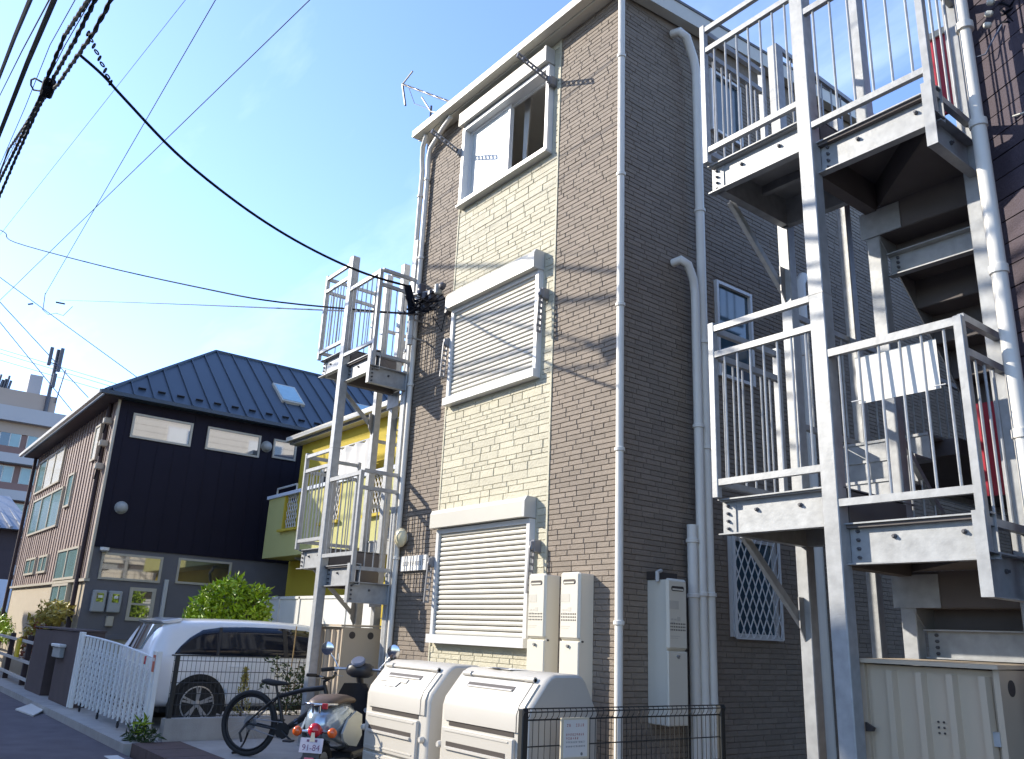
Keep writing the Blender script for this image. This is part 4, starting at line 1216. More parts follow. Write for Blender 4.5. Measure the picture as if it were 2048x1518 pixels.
        for (x0, z0, x1, z1) in ((1.12, .30, 1.07, .90), (2.06, .26, 2.06, .93), (3.05, .28, 3.16, .92)):
            n = 6; P = []
            for k in range(n + 1):
                x = x0 + (x1 - x0) * k / n; z = z0 + (z1 - z0) * k / n
                P.append((x, s * (.862 - .05 * abs((z - .56) / .36) ** 2.2), z))
            g.tube(P, .0035, 4)
        g.build("door_seam", 'dark_plastic', t, **L)
        for x in (1.22, 2.16): G().cbox(x, x + .19, s * .856 - .012, s * .856 + .018, .785, .815, .006).build("door_handle", 'car_white', t, **L)
        g = G(); g.cbox(.13, .19, s * .66 - .05, s * .66 + .05, .80, .92, .01); g.build("tail_lamp", 'red_lens', t, **L)
        r = [ring(2.96, .02, .95, 1.0), ring(3.0, .09, .93, 1.06), ring(3.10, .10, .93, 1.06), ring(3.14, .05, .95, 1.03)]
        g = G().loft([[(p[0], p[1] + s * .95, p[2]) for p in q] for q in r]); g.build("door_mirror", 'car_white', t, smooth=True, **L)
        for x in (.84, 3.52):
            g = G(); N = 30; P = []
            for k in range(N + 1):
                a = math.pi * (-.12 + 1.24 * k / N); P.append((x + .385 * math.cos(a), .315 + .385 * math.sin(a)))
            for k in range(N + 1):
                a = math.pi * (1.12 - 1.24 * k / N); P.append((x + .30 * math.cos(a), .315 + .30 * math.sin(a)))
            vs = [(q[0], s * .80, q[1]) for q in P]; m_ = len(P)
            g.add(vs + [(v[0], s * .872, v[2]) for v in vs], [(k, k + 1, m_ - 2 - k, m_ - 1 - k) for k in range(N)] + [(m_ + m_ - 1 - k, m_ + m_ - 2 - k, m_ + k + 1, m_ + k) for k in range(N)] + [(k, (k + 1) % m_, m_ + (k + 1) % m_, m_ + k) for k in range(m_)])
            g.build("arch_gap_shade", 'rubber', t, **L)  # dark ring stands in for the shaded gap round the tyre
            w = G().lathe([(.20, .0), (.31, .0), (.325, -.02), (.325, -.18), (.30, -.20)], (x, s * .872, .318), axis=(0, s, 0), n=36).build("wheel", 'rubber', t, smooth=40, **L)
            g = G(); yy = s * .876
            ro = G().lathe([(.222, -.04), (.228, .004), (.214, .006), (.205, -.03)], (x, yy, .318), axis=(0, s, 0), n=36)
            for k in range(5):
                for d in (-.13, .13):
                    a = 2 * math.pi * (k + .25) / 5
                    ro.bar((x + .03 * math.cos(a + d), yy - s * .01, .318 + .03 * math.sin(a + d)), (x + .212 * math.cos(a + d * .9), yy - s * .004, .318 + .212 * math.sin(a + d * .9)), .028, .02, up=(0, 1, 0))
            ro.lathe([(.05, -.02), (.045, .008), (.02, .014)], (x, yy, .318), axis=(0, s, 0), n=16)
            ro.build("rim", 'alloy', w, smooth=30, **L)
            G().lathe([(.21, -.09), (.21, -.06)], (x, yy, .318), axis=(0, s, 0), n=24).build("brake", 'rubber', w, **L)
    # tailgate glass, spoiler, plate
    # rear window, bowed in plan like the tailgate
    rg = []
    for k in range(9):
        y = -.58 + 1.16 * k / 8; q = .055 * (y / .58) ** 2
        rg.append([(.128 + q, y, .99), (.272 + q, y * .92, 1.325), (.312 + q, y * .92, 1.325), (.168 + q, y, .99)])
    G().loft(rg).build("rear_glass", 'glass_dark', t, smooth=30, **L)
    r = []
    for (y, xo) in ((-.60, .10), (-.58, .03), (-.3, 0), (0, -.01), (.3, 0), (.58, .03), (.60, .10)):
        r.append([(.25 + xo, y, 1.375), (.56, y, 1.423), (.56, y, 1.38), (.29 + xo, y, 1.345)])
    G().loft(r).build("spoiler", 'car_white', t, smooth=30, **L)
    G().box(.10, .135, -.17, .17, .60, .76).build("number_plate", 'paper', t, **L)
    return t
car((-13.0, 3.32, -.02), math.pi / 2)

# ================================================================== folding gate
def accordion_gate():
    y = 3.23
    t = thing("folding_gate", "white folding lattice gate across the driveway, orange sticker at its near end", "gate", (-12.9, y, 0))
    xa, xb = -14.95, -11.15
    def top(x):
        k = (x - xa) / (xb - xa); return 1.07 - .17 * k + .03 * math.sin(k * 3.1)
    gp = {}
    n = 34
    for i in range(n + 1):
        x = xa + (xb - xa) * i / n
        h = round(top(x), 2)
        if h not in gp: gp[h] = G().box(-.011, .011, -.011, .011, .09, h).mesh("bar", 'gate_white')
        inst("bar", gp[h], t, (x, y + (.02 if i % 2 else -.02), 0))
    g = G()
    m = 9
    for i in range(n):
        x0 = xa + (xb - xa) * i / n; x1 = xa + (xb - xa) * (i + 1) / n
        for k in range(m):
            z = .13 + (top(x0) - .26) * k / m; dz = (top(x0) - .26) / m
            g.bar((x0, y - .018, z), (x1, y - .018, z + dz), .012, .006, up=(0, 1, 0)); g.bar((x0, y + .018, z + dz), (x1, y + .018, z), .012, .006, up=(0, 1, 0))
    g.build("lattice", 'gate_white', t, kind='stuff')
    g = G(); N = 16
    g.tube([(xa + (xb - xa) * k / N, y, top(xa + (xb - xa) * k / N) + .01) for k in range(N + 1)], .014, 6); g.build("top_rail", 'gate_white', t, smooth=50)
    for (x, dx) in ((-10.98, .0), (-11.12, 0), (-15.08, 0), (-15.24, 0)):
        G().cbox(x - .022, x + .022, y - .03, y + .03, .0, 1.0 if x > -13 else 1.13, .006).build("post", 'gate_white', t)
    g = G()
    for z in (.17, .62, .86): g.bar((-11.12, y, z), (-10.98, y, z), .02)
    for z in (.3, .75, 1.02): g.bar((-15.24, y, z), (-15.08, y, z), .02)
    g.build("post_tie", 'gate_white', t)
    for x in (-14.5, -13.4, -12.3): 
        g = G(); g.lathe([(.035, -.01), (.035, .01)], (x, y, .035), axis=(0, 1, 0), n=12); g.bar((x, y, .04), (x, y, .13), .02); g.build("caster", 'rubber', t)
    G().box(-11.095, -11.005, y - .034, y - .031, .76, .955).build("sticker", 'sticker_orange', t)
    G().box(-11.08, -11.02, y - .036, y - .033, .88, .92).build("sticker_print", 'paper', t)
    return t
accordion_gate()
t = thing("gate_wall", "dark brown rendered gate wall with a recessed opening at the end of the folding gate", "wall", (-17.2, 3.4, 0))
g = G(); g.box(-19.3, -17.75, 3.25, 3.6, -.1, 1.10); g.box(-17.75, -16.95, 3.50, 3.6, -.1, 1.115); g.box(-16.95, -15.32, 3.25, 3.6, -.1, 1.13); g.box(-17.75, -16.95, 3.25, 3.5, .86, 1.115)
g.build("wall", 'pillar_brown', t)
G().box(-19.32, -15.30, 3.23, 3.62, 1.13, 1.155).build("coping", 'pillar_brown', t)
t2_ = thing("intercom", "small white topped intercom box on the dark brown gate wall", "intercom", (-16.7, 3.22, .85))
G().cbox(-16.95, -16.35, 3.17, 3.25, .68, .85, .01).build("case", 'meter_grey', t2_); G().cbox(-17.0, -16.3, 3.14, 3.25, .85, .90, .01).build("cap", 'paper', t2_)
t = thing("dropped_sheet", "white plastic board lying on the road in front of the gate wall", "board", (-15.6, 2.75, -.09))
G().prism([(-15.95, 2.62, -.095), (-14.9, 2.70, -.095), (-15.9, 3.10, -.06), (-16.7, 3.02, -.06)], (0, 0, .02)).build("board", 'white_plastic', t)

# guard fence with yellow markers
t = thing("guard_fence", "low rail fence with yellow markers by the far verge", "fence", (-24, 3.4, 0))
for z in (.82, .44, .12): G().bar((-34, 3.3, z + .25 * .6), (-19.5, 3.3, z), .05, .05).build("rail", 'pipe_grey', t)
for x in (-20.4, -22.6, -25.2, -28.6): G().cbox(x - .05, x + .05, 3.32, 3.42, -.1, .95, .01).build("post", 'dark_wood', t)
for x in (-20.9, -24.2): G().cbox(x - .16, x + .16, 3.22, 3.27, .50, .88, .01).build("marker", 'marker_yellow', t)
single(G().box(-40, -19.6, 3.62, 3.75, -.1, .42), "verge_wall", 'tan_stucco', "low tan wall behind the rail fence", "wall", (-28, 3.7, 0))

# ================================================================== black house
HX, HY = -19.0, 3.92
H_ = thing("black_house", "dark sided two storey house with a blue black seamed roof and strip windows", "house", (-22, 8, 0))
XL, YB = -28.4, 13.5
G().box(XL + .06, HX - .06, HY + .06, YB, -.1, 5.95).build("core", 'dark_wood', H_)
# right hand wall: dark sheet siding above a grey rendered ground floor
g = G(); g.box(HX - .06, HX, HY + .0, YB, 2.76, 6.0); g.build("siding", 'black_siding', H_)
G().box(HX - .06, HX - .035, HY, YB, -.1, 2.76).build("render", 'grey_stucco', H_)
g = G()
for k in range(26): g.box(HX - .002, HX + .008, HY + .2 + .36 * k, HY + .22 + .36 * k, 2.77, 5.98)
g.build("siding_seam", 'black_siding', H_, kind='stuff')
# street front: vertical boards over tan render
G().box(XL, HX - .06, HY + .03, HY + .06, -.1, 2.10).build("front_render", 'tan_stucco', H_)
W_ = .30; n = int(round((HX - XL) / W_)); W_ = (HX - XL) / n
bme = G().box(0, W_ - .035, 0, .03, 0, 3.86).mesh("board", 'wood_siding')
for k in range(n): inst("board", bme, H_, (XL + W_ * k, HY + random.Random(k).uniform(-.004, .004), 2.12))
cme = G().box(0, .045, -.022, .03, 0, 3.86).mesh("batten", 'wood_siding')
for k in range(n): inst("batten", cme, H_, (XL + W_ * (k + 1) - .04, HY, 2.12))
G().box(XL - .03, HX + .02, HY - .045, HY + .06, 2.06, 2.115).build("band", 'frame_beige', H_)
G().box(HX - .03, HX + .03, HY - .03, HY + .02, 2.12, 5.98).build("corner_trim", 'frame_beige', H_)
# roof: hipped at the street end
e0, e1 = (HX + .22, HY - .36), (XL - .25, HY - .36)
rz, ez = 8.36, 5.98
A = (HX + .22, HY - .36, ez); Bq = (XL - .25, HY - .36, ez); Ap = (-21.85, HY + 2.72, rz); Ap2 = (-21.85, YB + .3, rz); A2 = (HX + .22, YB + .3, ez); B2 = (XL - .25, YB + .3, ez)
g = G(); g.add([A, Bq, Ap, Ap2, A2, B2] + [(p[0], p[1], p[2] - .09) for p in (A, Bq, A2, B2)], [(0, 2, 1), (0, 4, 3, 2), (1, 2, 3, 5), (3, 4, 5), (0, 1, 7, 6), (4, 0, 6, 8), (1, 5, 9, 7), (6, 7, 9, 8)])
rf = g.build("roof", 'roof_dark', H_)
G().tube([A, Ap, Ap2], .05, 6).build("ridge_cap", 'roof_dark', rf)
dn = Vector((A[0] - Ap[0], 0, A[2] - Ap[2]))     # down-slope on the right hand plane
yy = HY - .2; nrm = Vector((-dn.z, 0, dn.x)); nrm = nrm if nrm.z > 0 else -nrm; nrm.normalize()
def on_slope(y, s, h=0):   # s: 0 at the eave .. 1 at the ridge
    return Vector((A[0], y, A[2])) - dn * s + nrm * h
k = 0
while yy < YB:
    smax = min(1.0, (yy - A[1]) / (Ap[1] - A[1]))
    if smax > .03:
        g = G(); g.bar(tuple(on_slope(yy, 0, .02)), tuple(on_slope(yy, smax, .02)), .025, .028, up=tuple(nrm)); g.build("seam", 'roof_dark', rf)
    if k % 1 == 0 and smax > .12:
        g = G(); p = on_slope(yy + .2, .10, .03); g.bar((p.x, p.y - .08, p.z), (p.x, p.y + .08, p.z), .04, .045, up=tuple(nrm)); g.build("snow_guard", 'black_paint', rf)
    yy += .42; k += 1
for (y0, s0) in ((7.85, .34), (10.1, .30), (11.6, .42)):
    P = [on_slope(y0, s0, .07), on_slope(y0 + .62, s0, .07), on_slope(y0 + .62, s0 + .27, .07), on_slope(y0, s0 + .27, .07)]
    sk = G().prism([tuple(p) for p in P], tuple(nrm * -.09)).build("skylight", 'frame_beige', rf)
    c = sum(P, Vector()) / 4
    G().prism([tuple(c + (p - c) * .86 + nrm * .004) for p in P], tuple(nrm * .004)).build("pane", 'skylight', sk)
G().bar((HX + .30, HY - .45, 5.93), (XL - .28, HY - .45, 5.93), .08, .08).build("gutter", 'pipe_grey', H_)
G().bar((HX + .30, HY - .45, 5.93), (HX + .30, YB, 5.93), .09, .08).build("gutter", 'roof_dark', H_)
G().box(XL - .2, HX + .2, HY - .34, HY + .05, 5.88, 5.93).build("soffit", 'dark_wood', H_)
def xwin(y0, y1, z0, z1, gm, split=0, fm='frame_beige', w=.045, d=.0):
    X0 = HX + d
    g = G()
    for (a, b, c, e) in ((y0, y0 + w, z0, z1), (y1 - w, y1, z0, z1), (y0 + w, y1 - w, z0, z0 + w), (y0 + w, y1 - w, z1 - w, z1)): g.box(X0 - .05, X0 + .035, a, b, c, e)
    if split: g.box(X0 - .05, X0 + .03, y0 + w, y1 - w, (z0 + z1) / 2 - .02, (z0 + z1) / 2 + .02)
    f = g.build("window", fm, H_)
    G().box(X0 - .03, X0 + .012, y0 + w, y1 - w, z0 + w, z1 - w).build("pane", gm, f)
for a in ((4.24, 5.53, 5.11, 5.65, 'glass_dark'), (5.86, 7.13, 5.12, 5.65, 'glass_dark'), (7.45, 8.04, 5.18, 5.64, 'glass_dark'), (8.2, 8.7, 5.18, 5.64, 'glass_dark')): xwin(*a)
for a in ((4.13, 5.36, 2.12, 2.66, 'glass_dark'), (5.68, 6.86, 2.14, 2.68, 'glass_dark')): xwin(*a, d=-.035)
xwin(4.79, 5.32, 1.33, 2.0, 'glass_dark', split=1, w=.07, d=-.035)
def fwin(x0, x1, z0, z1, gm, mull=0, w=.05):
    g = G()
    for (a, b, c, e) in ((x0, x0 + w, z0, z1), (x1 - w, x1, z0, z1), (x0 + w, x1 - w, z0, z0 + w), (x0 + w, x1 - w, z1 - w, z1)): g.box(a, b, HY - .06, HY + .05, c, e)
    for k in range(mull): m = x0 + (x1 - x0) * (k + 1) / (mull + 1); g.box(m - .035, m + .035, HY - .06, HY + .05, z0 + w, z1 - w)
    f = g.build("window", 'frame_beige', H_)
    for k in range(mull + 1):
        m0 = x0 + (x1 - x0) * k / (mull + 1); m1 = x0 + (x1 - x0) * (k + 1) / (mull + 1)
        G().box(m0 + w, m1 - w, HY - .035, HY - .028, z0 + w, z1 - w).build("pane", gm if not isinstance(gm, (list, tuple)) else gm[k], f)
fwin(-27.5, -24.0, 4.66, 5.62, ['glass_teal', 'glass_lit', 'glass_lit'], 2)
fwin(-27.2, -23.2, 3.46, 4.46, 'glass_teal', 2)
fwin(-20.65, -20.15, 4.72, 5.55, 'glass_lit')
fwin(-22.75, -22.1, 3.86, 4.68, 'glass_teal')
fwin(-26.4, -25.0, 2.36, 2.80, 'glass_teal', 1); fwin(-24.5, -23.4, 2.36, 2.80, 'glass_teal', 1)
fwin(-22.2, -20.0, 2.13, 2.82, 'glass_teal', 1)
fwin(-22.1, -20.4, 1.55, 2.05, 'glass_teal', 1)
# pipes, meters, lamps on the black house
for (x, y, z0, z1) in ((-19.55, HY - .06, 0, 5.9), (-28.45, HY - .06, 0, 5.9)): G().tube([(x, y, z0), (x, y, z1)], .05, 8).build("downpipe", 'dark_wood', H_, smooth=50)
G().cbox(HX - .03, HX + .06, 5.45, 5.53, -.1, 2.2, .01).build("cable_cover", 'pipe_grey', H_)
for k in range(2):
    m = thing("electric_meter", ("left" if k == 0 else "right") + "hand of the two grey electric meters under the strip window of the dark house", "meter", (HX, 4.2 + .29 * k, 1.7), group="grey electric meters on the dark house")
    y = 4.08 + .30 * k
    G().cbox(HX - .04, HX + .10, y, y + .26, 1.47, 1.90, .02).build("case", 'meter_grey', m)
    G().box(HX + .10, HX + .104, y + .07, y + .20, 1.67, 1.84).build("dial_window", 'glass_dark', m)
    G().box(HX + .104, HX + .106, y + .10, y + .18, 1.75, 1.80).build("dial", 'paper', m)
m = thing("small_box", "small beige service box below the electric meters", "box", (HX, 4.5, 1.3)); G().cbox(HX - .04, HX + .06, 4.42, 4.56, 1.20, 1.40, .01).build("case", 'frame_beige', m); G().box(HX + .06, HX + .064, 4.44, 4.54, 1.22, 1.38).build("cover", 'frame_beige', m)
for (y, z, lb) in ((4.33, 3.6, "round vent hood low on the black side wall, above the meters"), (7.29, 5.42, "round vent hood between the strip windows under the dark roof")):
    m = thing("vent_hood", lb, "vent", (HX, y, z)); G().lathe([(.12, 0), (.12, .06), (.09, .12), (.03, .15)], (HX, y, z), axis=(1, 0, 0), n=16).build("hood", 'meter_grey', m, smooth=40); G().lathe([(.135, -.0), (.135, .015)], (HX, y, z), axis=(1, 0, 0), n=16).build("flange", 'meter_grey', m)
m = thing("soffit_lamp", "small white lamp at the corner under the black siding", "lamp", (HX, HY, 2.6)); G().lathe([(.05, 0), (.09, .03), (.09, .09)], (HX + .08, HY + .22, 2.66), axis=(0, 0, 1)).build("shade", 'paper', m, smooth=40); G().box(HX - .03, HX + .08, HY + .20, HY + .24, 2.72, 2.75).build("arm", 'meter_grey', m)
for (z, lb) in ((5.45, "topmost"), (4.95, "middle"), (4.45, "lowest")):
    m = thing("wall_bracket", lb + " of three cable brackets at the corner of the board clad front", "bracket", (-19.35, HY, z), group="cable brackets on the board clad front"); G().cbox(-19.42, -19.28, HY - .18, HY, z - .07, z + .07, .02).build("clamp", 'frame_beige', m); G().tube([(-19.35, HY - .12, z), (-19.35, HY - .14, z - .28)], .02, 6).build("cable_tail", 'cable', m)
# garage shutter low on the right wall
G().box(HX - .05, HX + .03, 4.3, 5.4, -.05, .95).build("low_door", 'frame_beige', H_); G().box(HX - .05, HX + .10, 4.1, 5.5, .95, 1.05).build("door_hood", 'grey_stucco', H_)

# ================================================================== yellow house
Yh = thing("yellow_house", "yellow rendered two storey house with a balcony and white lattice railings", "house", (-14.5, 10, 0))
yw = 7.66
g = G(); g.box(-17.75, -10.4, yw, 14, -.1, 5.36); g.build("wall", 'yellow_wall', Yh)
g = G(); g.add([(-18.0, 7.45, 5.40), (-10.0, 7.45, 5.40), (-10.0, 14.3, 5.35), (-18.3, 14.3, 5.35), (-16.5, 10.8, 6.1), (-11.8, 10.8, 6.1), (-18.0, 7.45, 5.34), (-10.0, 7.45, 5.34), (-10, 14.3, 5.27), (-18.3, 14.3, 5.27)],
             [(0, 1, 5, 4), (1, 2, 5), (2, 3, 4, 5), (3, 0, 4), (0, 6, 7, 1), (1, 7, 8, 2), (2, 8, 9, 3), (3, 9, 6, 0), (6, 9, 8, 7)])
g.build("roof", 'roof_grey', Yh)
G().bar((-18.0, 7.40, 5.44), (-10, 7.40, 5.44), .11, .10).build("gutter", 'white_trim', Yh)
G().box(-17.95, -10.0, 7.45, 7.66, 5.33, 5.338).build("soffit", 'white_trim', Yh)
# balcony
bz0, bz1 = 2.82, 3.98
g = G(); g.box(-17.65, -16.8, 7.0, 7.12, bz0, bz1); g.box(-16.05, -14.95, 7.0, 7.12, bz0, bz1); g.box(-14.2, -13.15, 7.0, 7.12, bz0, bz1); g.box(-12.4, -11.4, 7.0, 7.12, bz0, bz1)
for (a, b) in ((-16.8, -16.05), (-14.95, -14.2), (-13.15, -12.4)): g.box(a, b, 7.0, 7.12, bz0, 3.27)
g.box(-17.65, -17.53, 7.12, 7.66, bz0, bz1); g.box(-17.65, -11.4, 7.0, 7.66, bz0 - .1, bz0)
bal_ = g.build("balcony", 'yellowgreen_wall', Yh)
G().box(-17.7, -11.35, 6.96, 7.16, bz1, bz1 + .07).build("coping", 'blue_white', bal_)
for (a, b) in ((-16.8, -16.05), (-14.95, -14.2), (-13.15, -12.4)):
    g = G()
    for (p, q, r_, s_) in ((a, a + .05, 3.27, 3.98), (b - .05, b, 3.27, 3.98)): g.box(p, q, 6.99, 7.13, r_, s_)
    g.box(a - .06, b + .06, 6.92, 7.14, 3.22, 3.27)
    g.build("opening_trim", 'yellow_wall', bal_)
    g = G(); m_ = 7
    for k in range(-m_, m_ + 1):
        for sg in (1, -1):
            x0 = a + (b - a) * (k + .5) / m_ * 1.0; z0_, z1_ = 3.28, 3.97
            x1 = x0 + sg * (z1_ - z0_) * .6
            t0, t1 = 0, 1; d_ = x1 - x0
            ta, tb = (a + .05 - x0) / d_, (b - .05 - x0) / d_
            t0 = max(0, min(ta, tb)); t1 = min(1, max(ta, tb))
            if t1 - t0 > .05: g.bar((x0 + d_ * t0, 7.05 + .005 * sg, z0_ + (z1_ - z0_) * t0), (x0 + d_ * t1, 7.05 + .005 * sg, z0_ + (z1_ - z0_) * t1), .02, .008, up=(0, 1, 0))
    g.build("lattice", 'white_wall', bal_)
g = G(); g.tube([(-17.4, 7.06, 4.05), (-17.4, 7.06, 4.2), (-16.4, 7.06, 4.2), (-16.4, 7.06, 4.05)], .02, 6); g.build("handrail", 'pipe_grey', bal_)
G().tube([(-16.6, 7.3, 2.72), (-15.9, 7.45, 2.58), (-15.6, 7.6, 2.4)], .035, 8).build("drain_pipe", 'meter_grey', Yh)
for (a, b, z0, z1) in ((-16.5, -15.2, 2.95, 4.6), (-13.2, -11.8, 2.95, 4.6), (-14.7, -13.9, .3, 2.2), (-12.6, -11.6, 1.1, 2.1)):
    g = G(); w = .06
    for (p, q, r_, s_) in ((a, a + w, z0, z1), (b - w, b, z0, z1), (a + w, b - w, z0, z0 + w), (a + w, b - w, z1 - w, z1), ((a + b) / 2 - .03, (a + b) / 2 + .03, z0 + w, z1 - w)): g.box(p, q, yw - .05, yw + .02, r_, s_)
    f = g.build("window", 'white_wall', Yh); G().box(a + w, b - w, yw - .02, yw - .01, z0 + w, z1 - w).build("pane", 'glass_dark', f)
for k, (x, z) in enumerate(((-14.9, 4.9), (-13.6, 4.95))):
    m = thing("wall_hook", ("left" if k == 0 else "right") + " curled white cable hook under the yellow eave", "hook", (x, yw, z), group="cable hooks under the yellow eave"); G().tube([(x, yw, z), (x, yw - .12, z), (x + .04, yw - .16, z - .08), (x - .02, yw - .12, z - .14)], .025, 6).build("hook", 'white_wall', m); G().lathe([(.04, 0), (.04, .015)], (x, yw, z), axis=(0, -1, 0), n=10).build("rose", 'white_wall', m)
m = thing("white_cloth", "white washing hung above the yellow balcony behind the left stair", "washing", (-14.4, 7.4, 4.6))
g = G(); N = 14; vs = []
for k in range(N + 1):
    x = -15.0 + 1.25 * k / N
    for j in range(4): vs.append((x, 7.25 + .03 * math.sin(k * 1.3 + j), 4.78 - (.36 + .02 * math.sin(k)) * j))
g.add(vs, [(4 * k + j, 4 * k + j + 1, 4 * k + j + 5, 4 * k + j + 4) for k in range(N) for j in range(3)])
g.build("cloth", 'white_wall', m, smooth=True); G().tube([(-15.1, 7.25, 4.79), (-13.6, 7.25, 4.79)], .015, 6).build("pole", 'pipe_grey', m)

# white panel fence behind the car
t = thing("panel_fence", "white panel fence between the tree and the yellow house", "fence", (-15, 6.9, 0))
for k in range(5): G().box(-17.1 + .94 * k, -16.18 + .94 * k, 6.88, 6.93, .1, 1.86).build("panel", 'panel_white', t)
for k in range(6): G().box(-17.14 + .94 * k, -17.08 + .94 * k, 6.86, 6.95, 0, 1.90).build("post", 'panel_white', t)
G().box(-17.15, -12.35, 6.86, 6.95, 1.86, 1.91).build("top_rail", 'panel_white', t)

# ================================================================== plants
def leaf(g, p, size, rnd, up=.2, ratio=.42):
    d = Vector((rnd.gauss(0, 1), rnd.gauss(0, 1), rnd.gauss(up, .8))).normalized()
    n = Vector((rnd.gauss(0, 1), rnd.gauss(0, 1), rnd.gauss(.6, 1)))
    s = d.cross(n)
    if s.length < .01: s = Vector((1, 0, 0))
    s.normalize(); n = s.cross(d).normalized()
    L = size * rnd.uniform(.7, 1.25); w = L * ratio
    p = Vector(p)
    g.add([tuple(p), tuple(p + d * L * .45 + s * w * .5 - n * w * .12), tuple(p + d * L), tuple(p + d * L * .45 - s * w * .5 - n * w * .12), tuple(p + d * L * .5 + n * w * .10)],
          [(0, 1, 4), (1, 2, 4), (2, 3, 4), (3, 0, 4)])
def crown(clumps, n, size, seed, ratio=.42):
    g = G(); r = random.Random(seed)
    tot = sum(c[3] ** 2 for c in clumps)
    for (x, y, z, R) in clumps:
        for k in range(int(n * R * R / tot)):
            v = Vector((r.gauss(0, 1), r.gauss(0, 1), r.gauss(0, 1))).normalized() * R * (r.uniform(.35, 1.08) ** .5)
            v.z *= .85
            leaf(g, (x + v.x, y + v.y, z + v.z), size, r, ratio=ratio)
    return g
t = thing("small_tree", "bushy bright green broadleaf tree behind the white car", "tree", (-15.2, 5.55, 0))
tk = G().tube([(-15.2, 5.55, 0), (-15.18, 5.58, .7), (-15.2, 5.52, 1.3), (-15.25, 5.5, 1.7)], [.07, .06, .05, .02], 8)
for (dx, dy, z) in ((.3, .35, 1.75), (-.3, -.3, 1.7), (.2, -.4, 1.6), (-.1, .45, 1.55)): tk.tube([(-15.2, 5.55, .9), (-15.2 + dx * .5, 5.55 + dy * .5, 1.25), (-15.2 + dx, 5.55 + dy, z)], [.035, .025, .012], 6)
tk.build("trunk", 'bark', t, smooth=50)
cl = [(-15.2, 5.5, 1.72, .40), (-15.0, 5.85, 1.62, .36), (-15.1, 5.15, 1.52, .36), (-15.3, 6.05, 1.45, .32), (-14.9, 4.95, 1.32, .28), (-15.2, 5.55, 1.98, .24), (-15.0, 5.95, 1.86, .22), (-15.0, 5.4, 1.3, .36), (-15.2, 5.2, 1.82, .2)]
crown(cl, 3000, .13, 11).build("crown", 'leaf', t, fix=False)
t = thing("yellow_shrub", "yellow and red leaved shrub in front of the board clad house", "shrub", (-20.6, 3.72, 0))
G().tube([(-20.6, 3.74, 0), (-20.6, 3.74, 1.2)], [.04, .02], 6).build("stem", 'bark', t)
crown([(-20.6, 3.72, 1.45, .30), (-21.4, 3.70, 1.15, .30), (-21.9, 3.66, .85, .28), (-19.9, 3.72, 1.42, .24), (-19.4, 3.70, 1.46, .18), (-20.9, 3.7, 1.2, .3)], 900, .13, 5, .5).build("foliage", 'leaf_yellow', t, fix=False)
crown([(-21.6, 3.60, .80, .24), (-20.9, 3.62, 1.2, .2), (-22.0, 3.6, .5, .2)], 130, .12, 6, .5).build("red_leaves", 'leaf_red', t, fix=False)
t = thing("green_bush", "small bright green bush at the far left behind the rail fence", "shrub", (-27, 3.85, 0))
G().tube([(-27.5, 3.8, 0), (-27.5, 3.8, .9)], [.05, .02], 6).build("stem", 'bark', t)
crown([(-27.5, 3.8, 1.0, .35), (-28.6, 3.8, 1.05, .4), (-26.6, 3.8, .85, .3), (-30, 3.8, 1.1, .45)], 700, .16, 8).build("foliage", 'leaf', t, fix=False)
# climbers and a conifer on the mesh fence
t = thing("young_conifer", "slim yellow green conifer growing by the mesh fence beside the car", "plant", (-11.2, 4.42, 0))
G().tube([(-11.2, 4.42, 0), (-11.2, 4.42, .78)], .012, 5).build("stem", 'bark', t)
g = G(); r = random.Random(4)
for k in range(420):
    h = r.random() ** .8; a = r.uniform(0, 6.283); R = .10 * (1 - h) + .01
    leaf(g, (-11.2 + R * math.cos(a), 4.42 + R * math.sin(a), .22 + .58 * h), .05, r, up=1.5, ratio=.3)
g.build("foliage", 'leaf_yellow', t, fix=False)
t = thing("fence_climber", "leafy climber tangled in the mesh fence behind the bicycle saddle", "plant", (-11.1, 5.05, 0))
g = G(); r = random.Random(2)
for q in range(4): g.tube([(-11.12, 4.8 + .12 * q, .1), (-11.1 + .03 * math.sin(q), 4.85 + .1 * q, .5), (-11.08, 4.78 + .16 * q, .92)], .006, 5)
g.build("stem", 'bark', t)
crown([(-11.1, 4.9, .78, .13), (-11.1, 5.1, .62, .18), (-11.1, 5.0, .38, .16), (-11.1, 5.25, .8, .13), (-11.1, 4.72, .9, .07), (-11.08, 4.62, .62, .06), (-11.1, 5.3, .45, .16)], 520, .075, 3).build("foliage", 'leaf_dark', t, fix=False)
single(G().tube([(-11.12, 5.0, .2), (-11.10, 5.01, 1.36)], .009, 6), "garden_cane", 'cane', "thin brown cane standing up by the mesh fence", "cane", (-11.12, 5.0, .2))
t = thing("weed_clump", "clump of weeds at the foot of the folding gate post", "weeds", (-10.95, 3.2, 0))
crown([(-10.95, 3.15, .08, .14), (-10.75, 3.2, .06, .1), (-11.1, 3.12, .06, .1)], 240, .10, 12, .25).build("blades", 'leaf_dark', t, fix=False)
crown([(-10.9, 3.12, .16, .10)], 40, .12, 13, .25).build("tall_blades", 'leaf', t, fix=False)

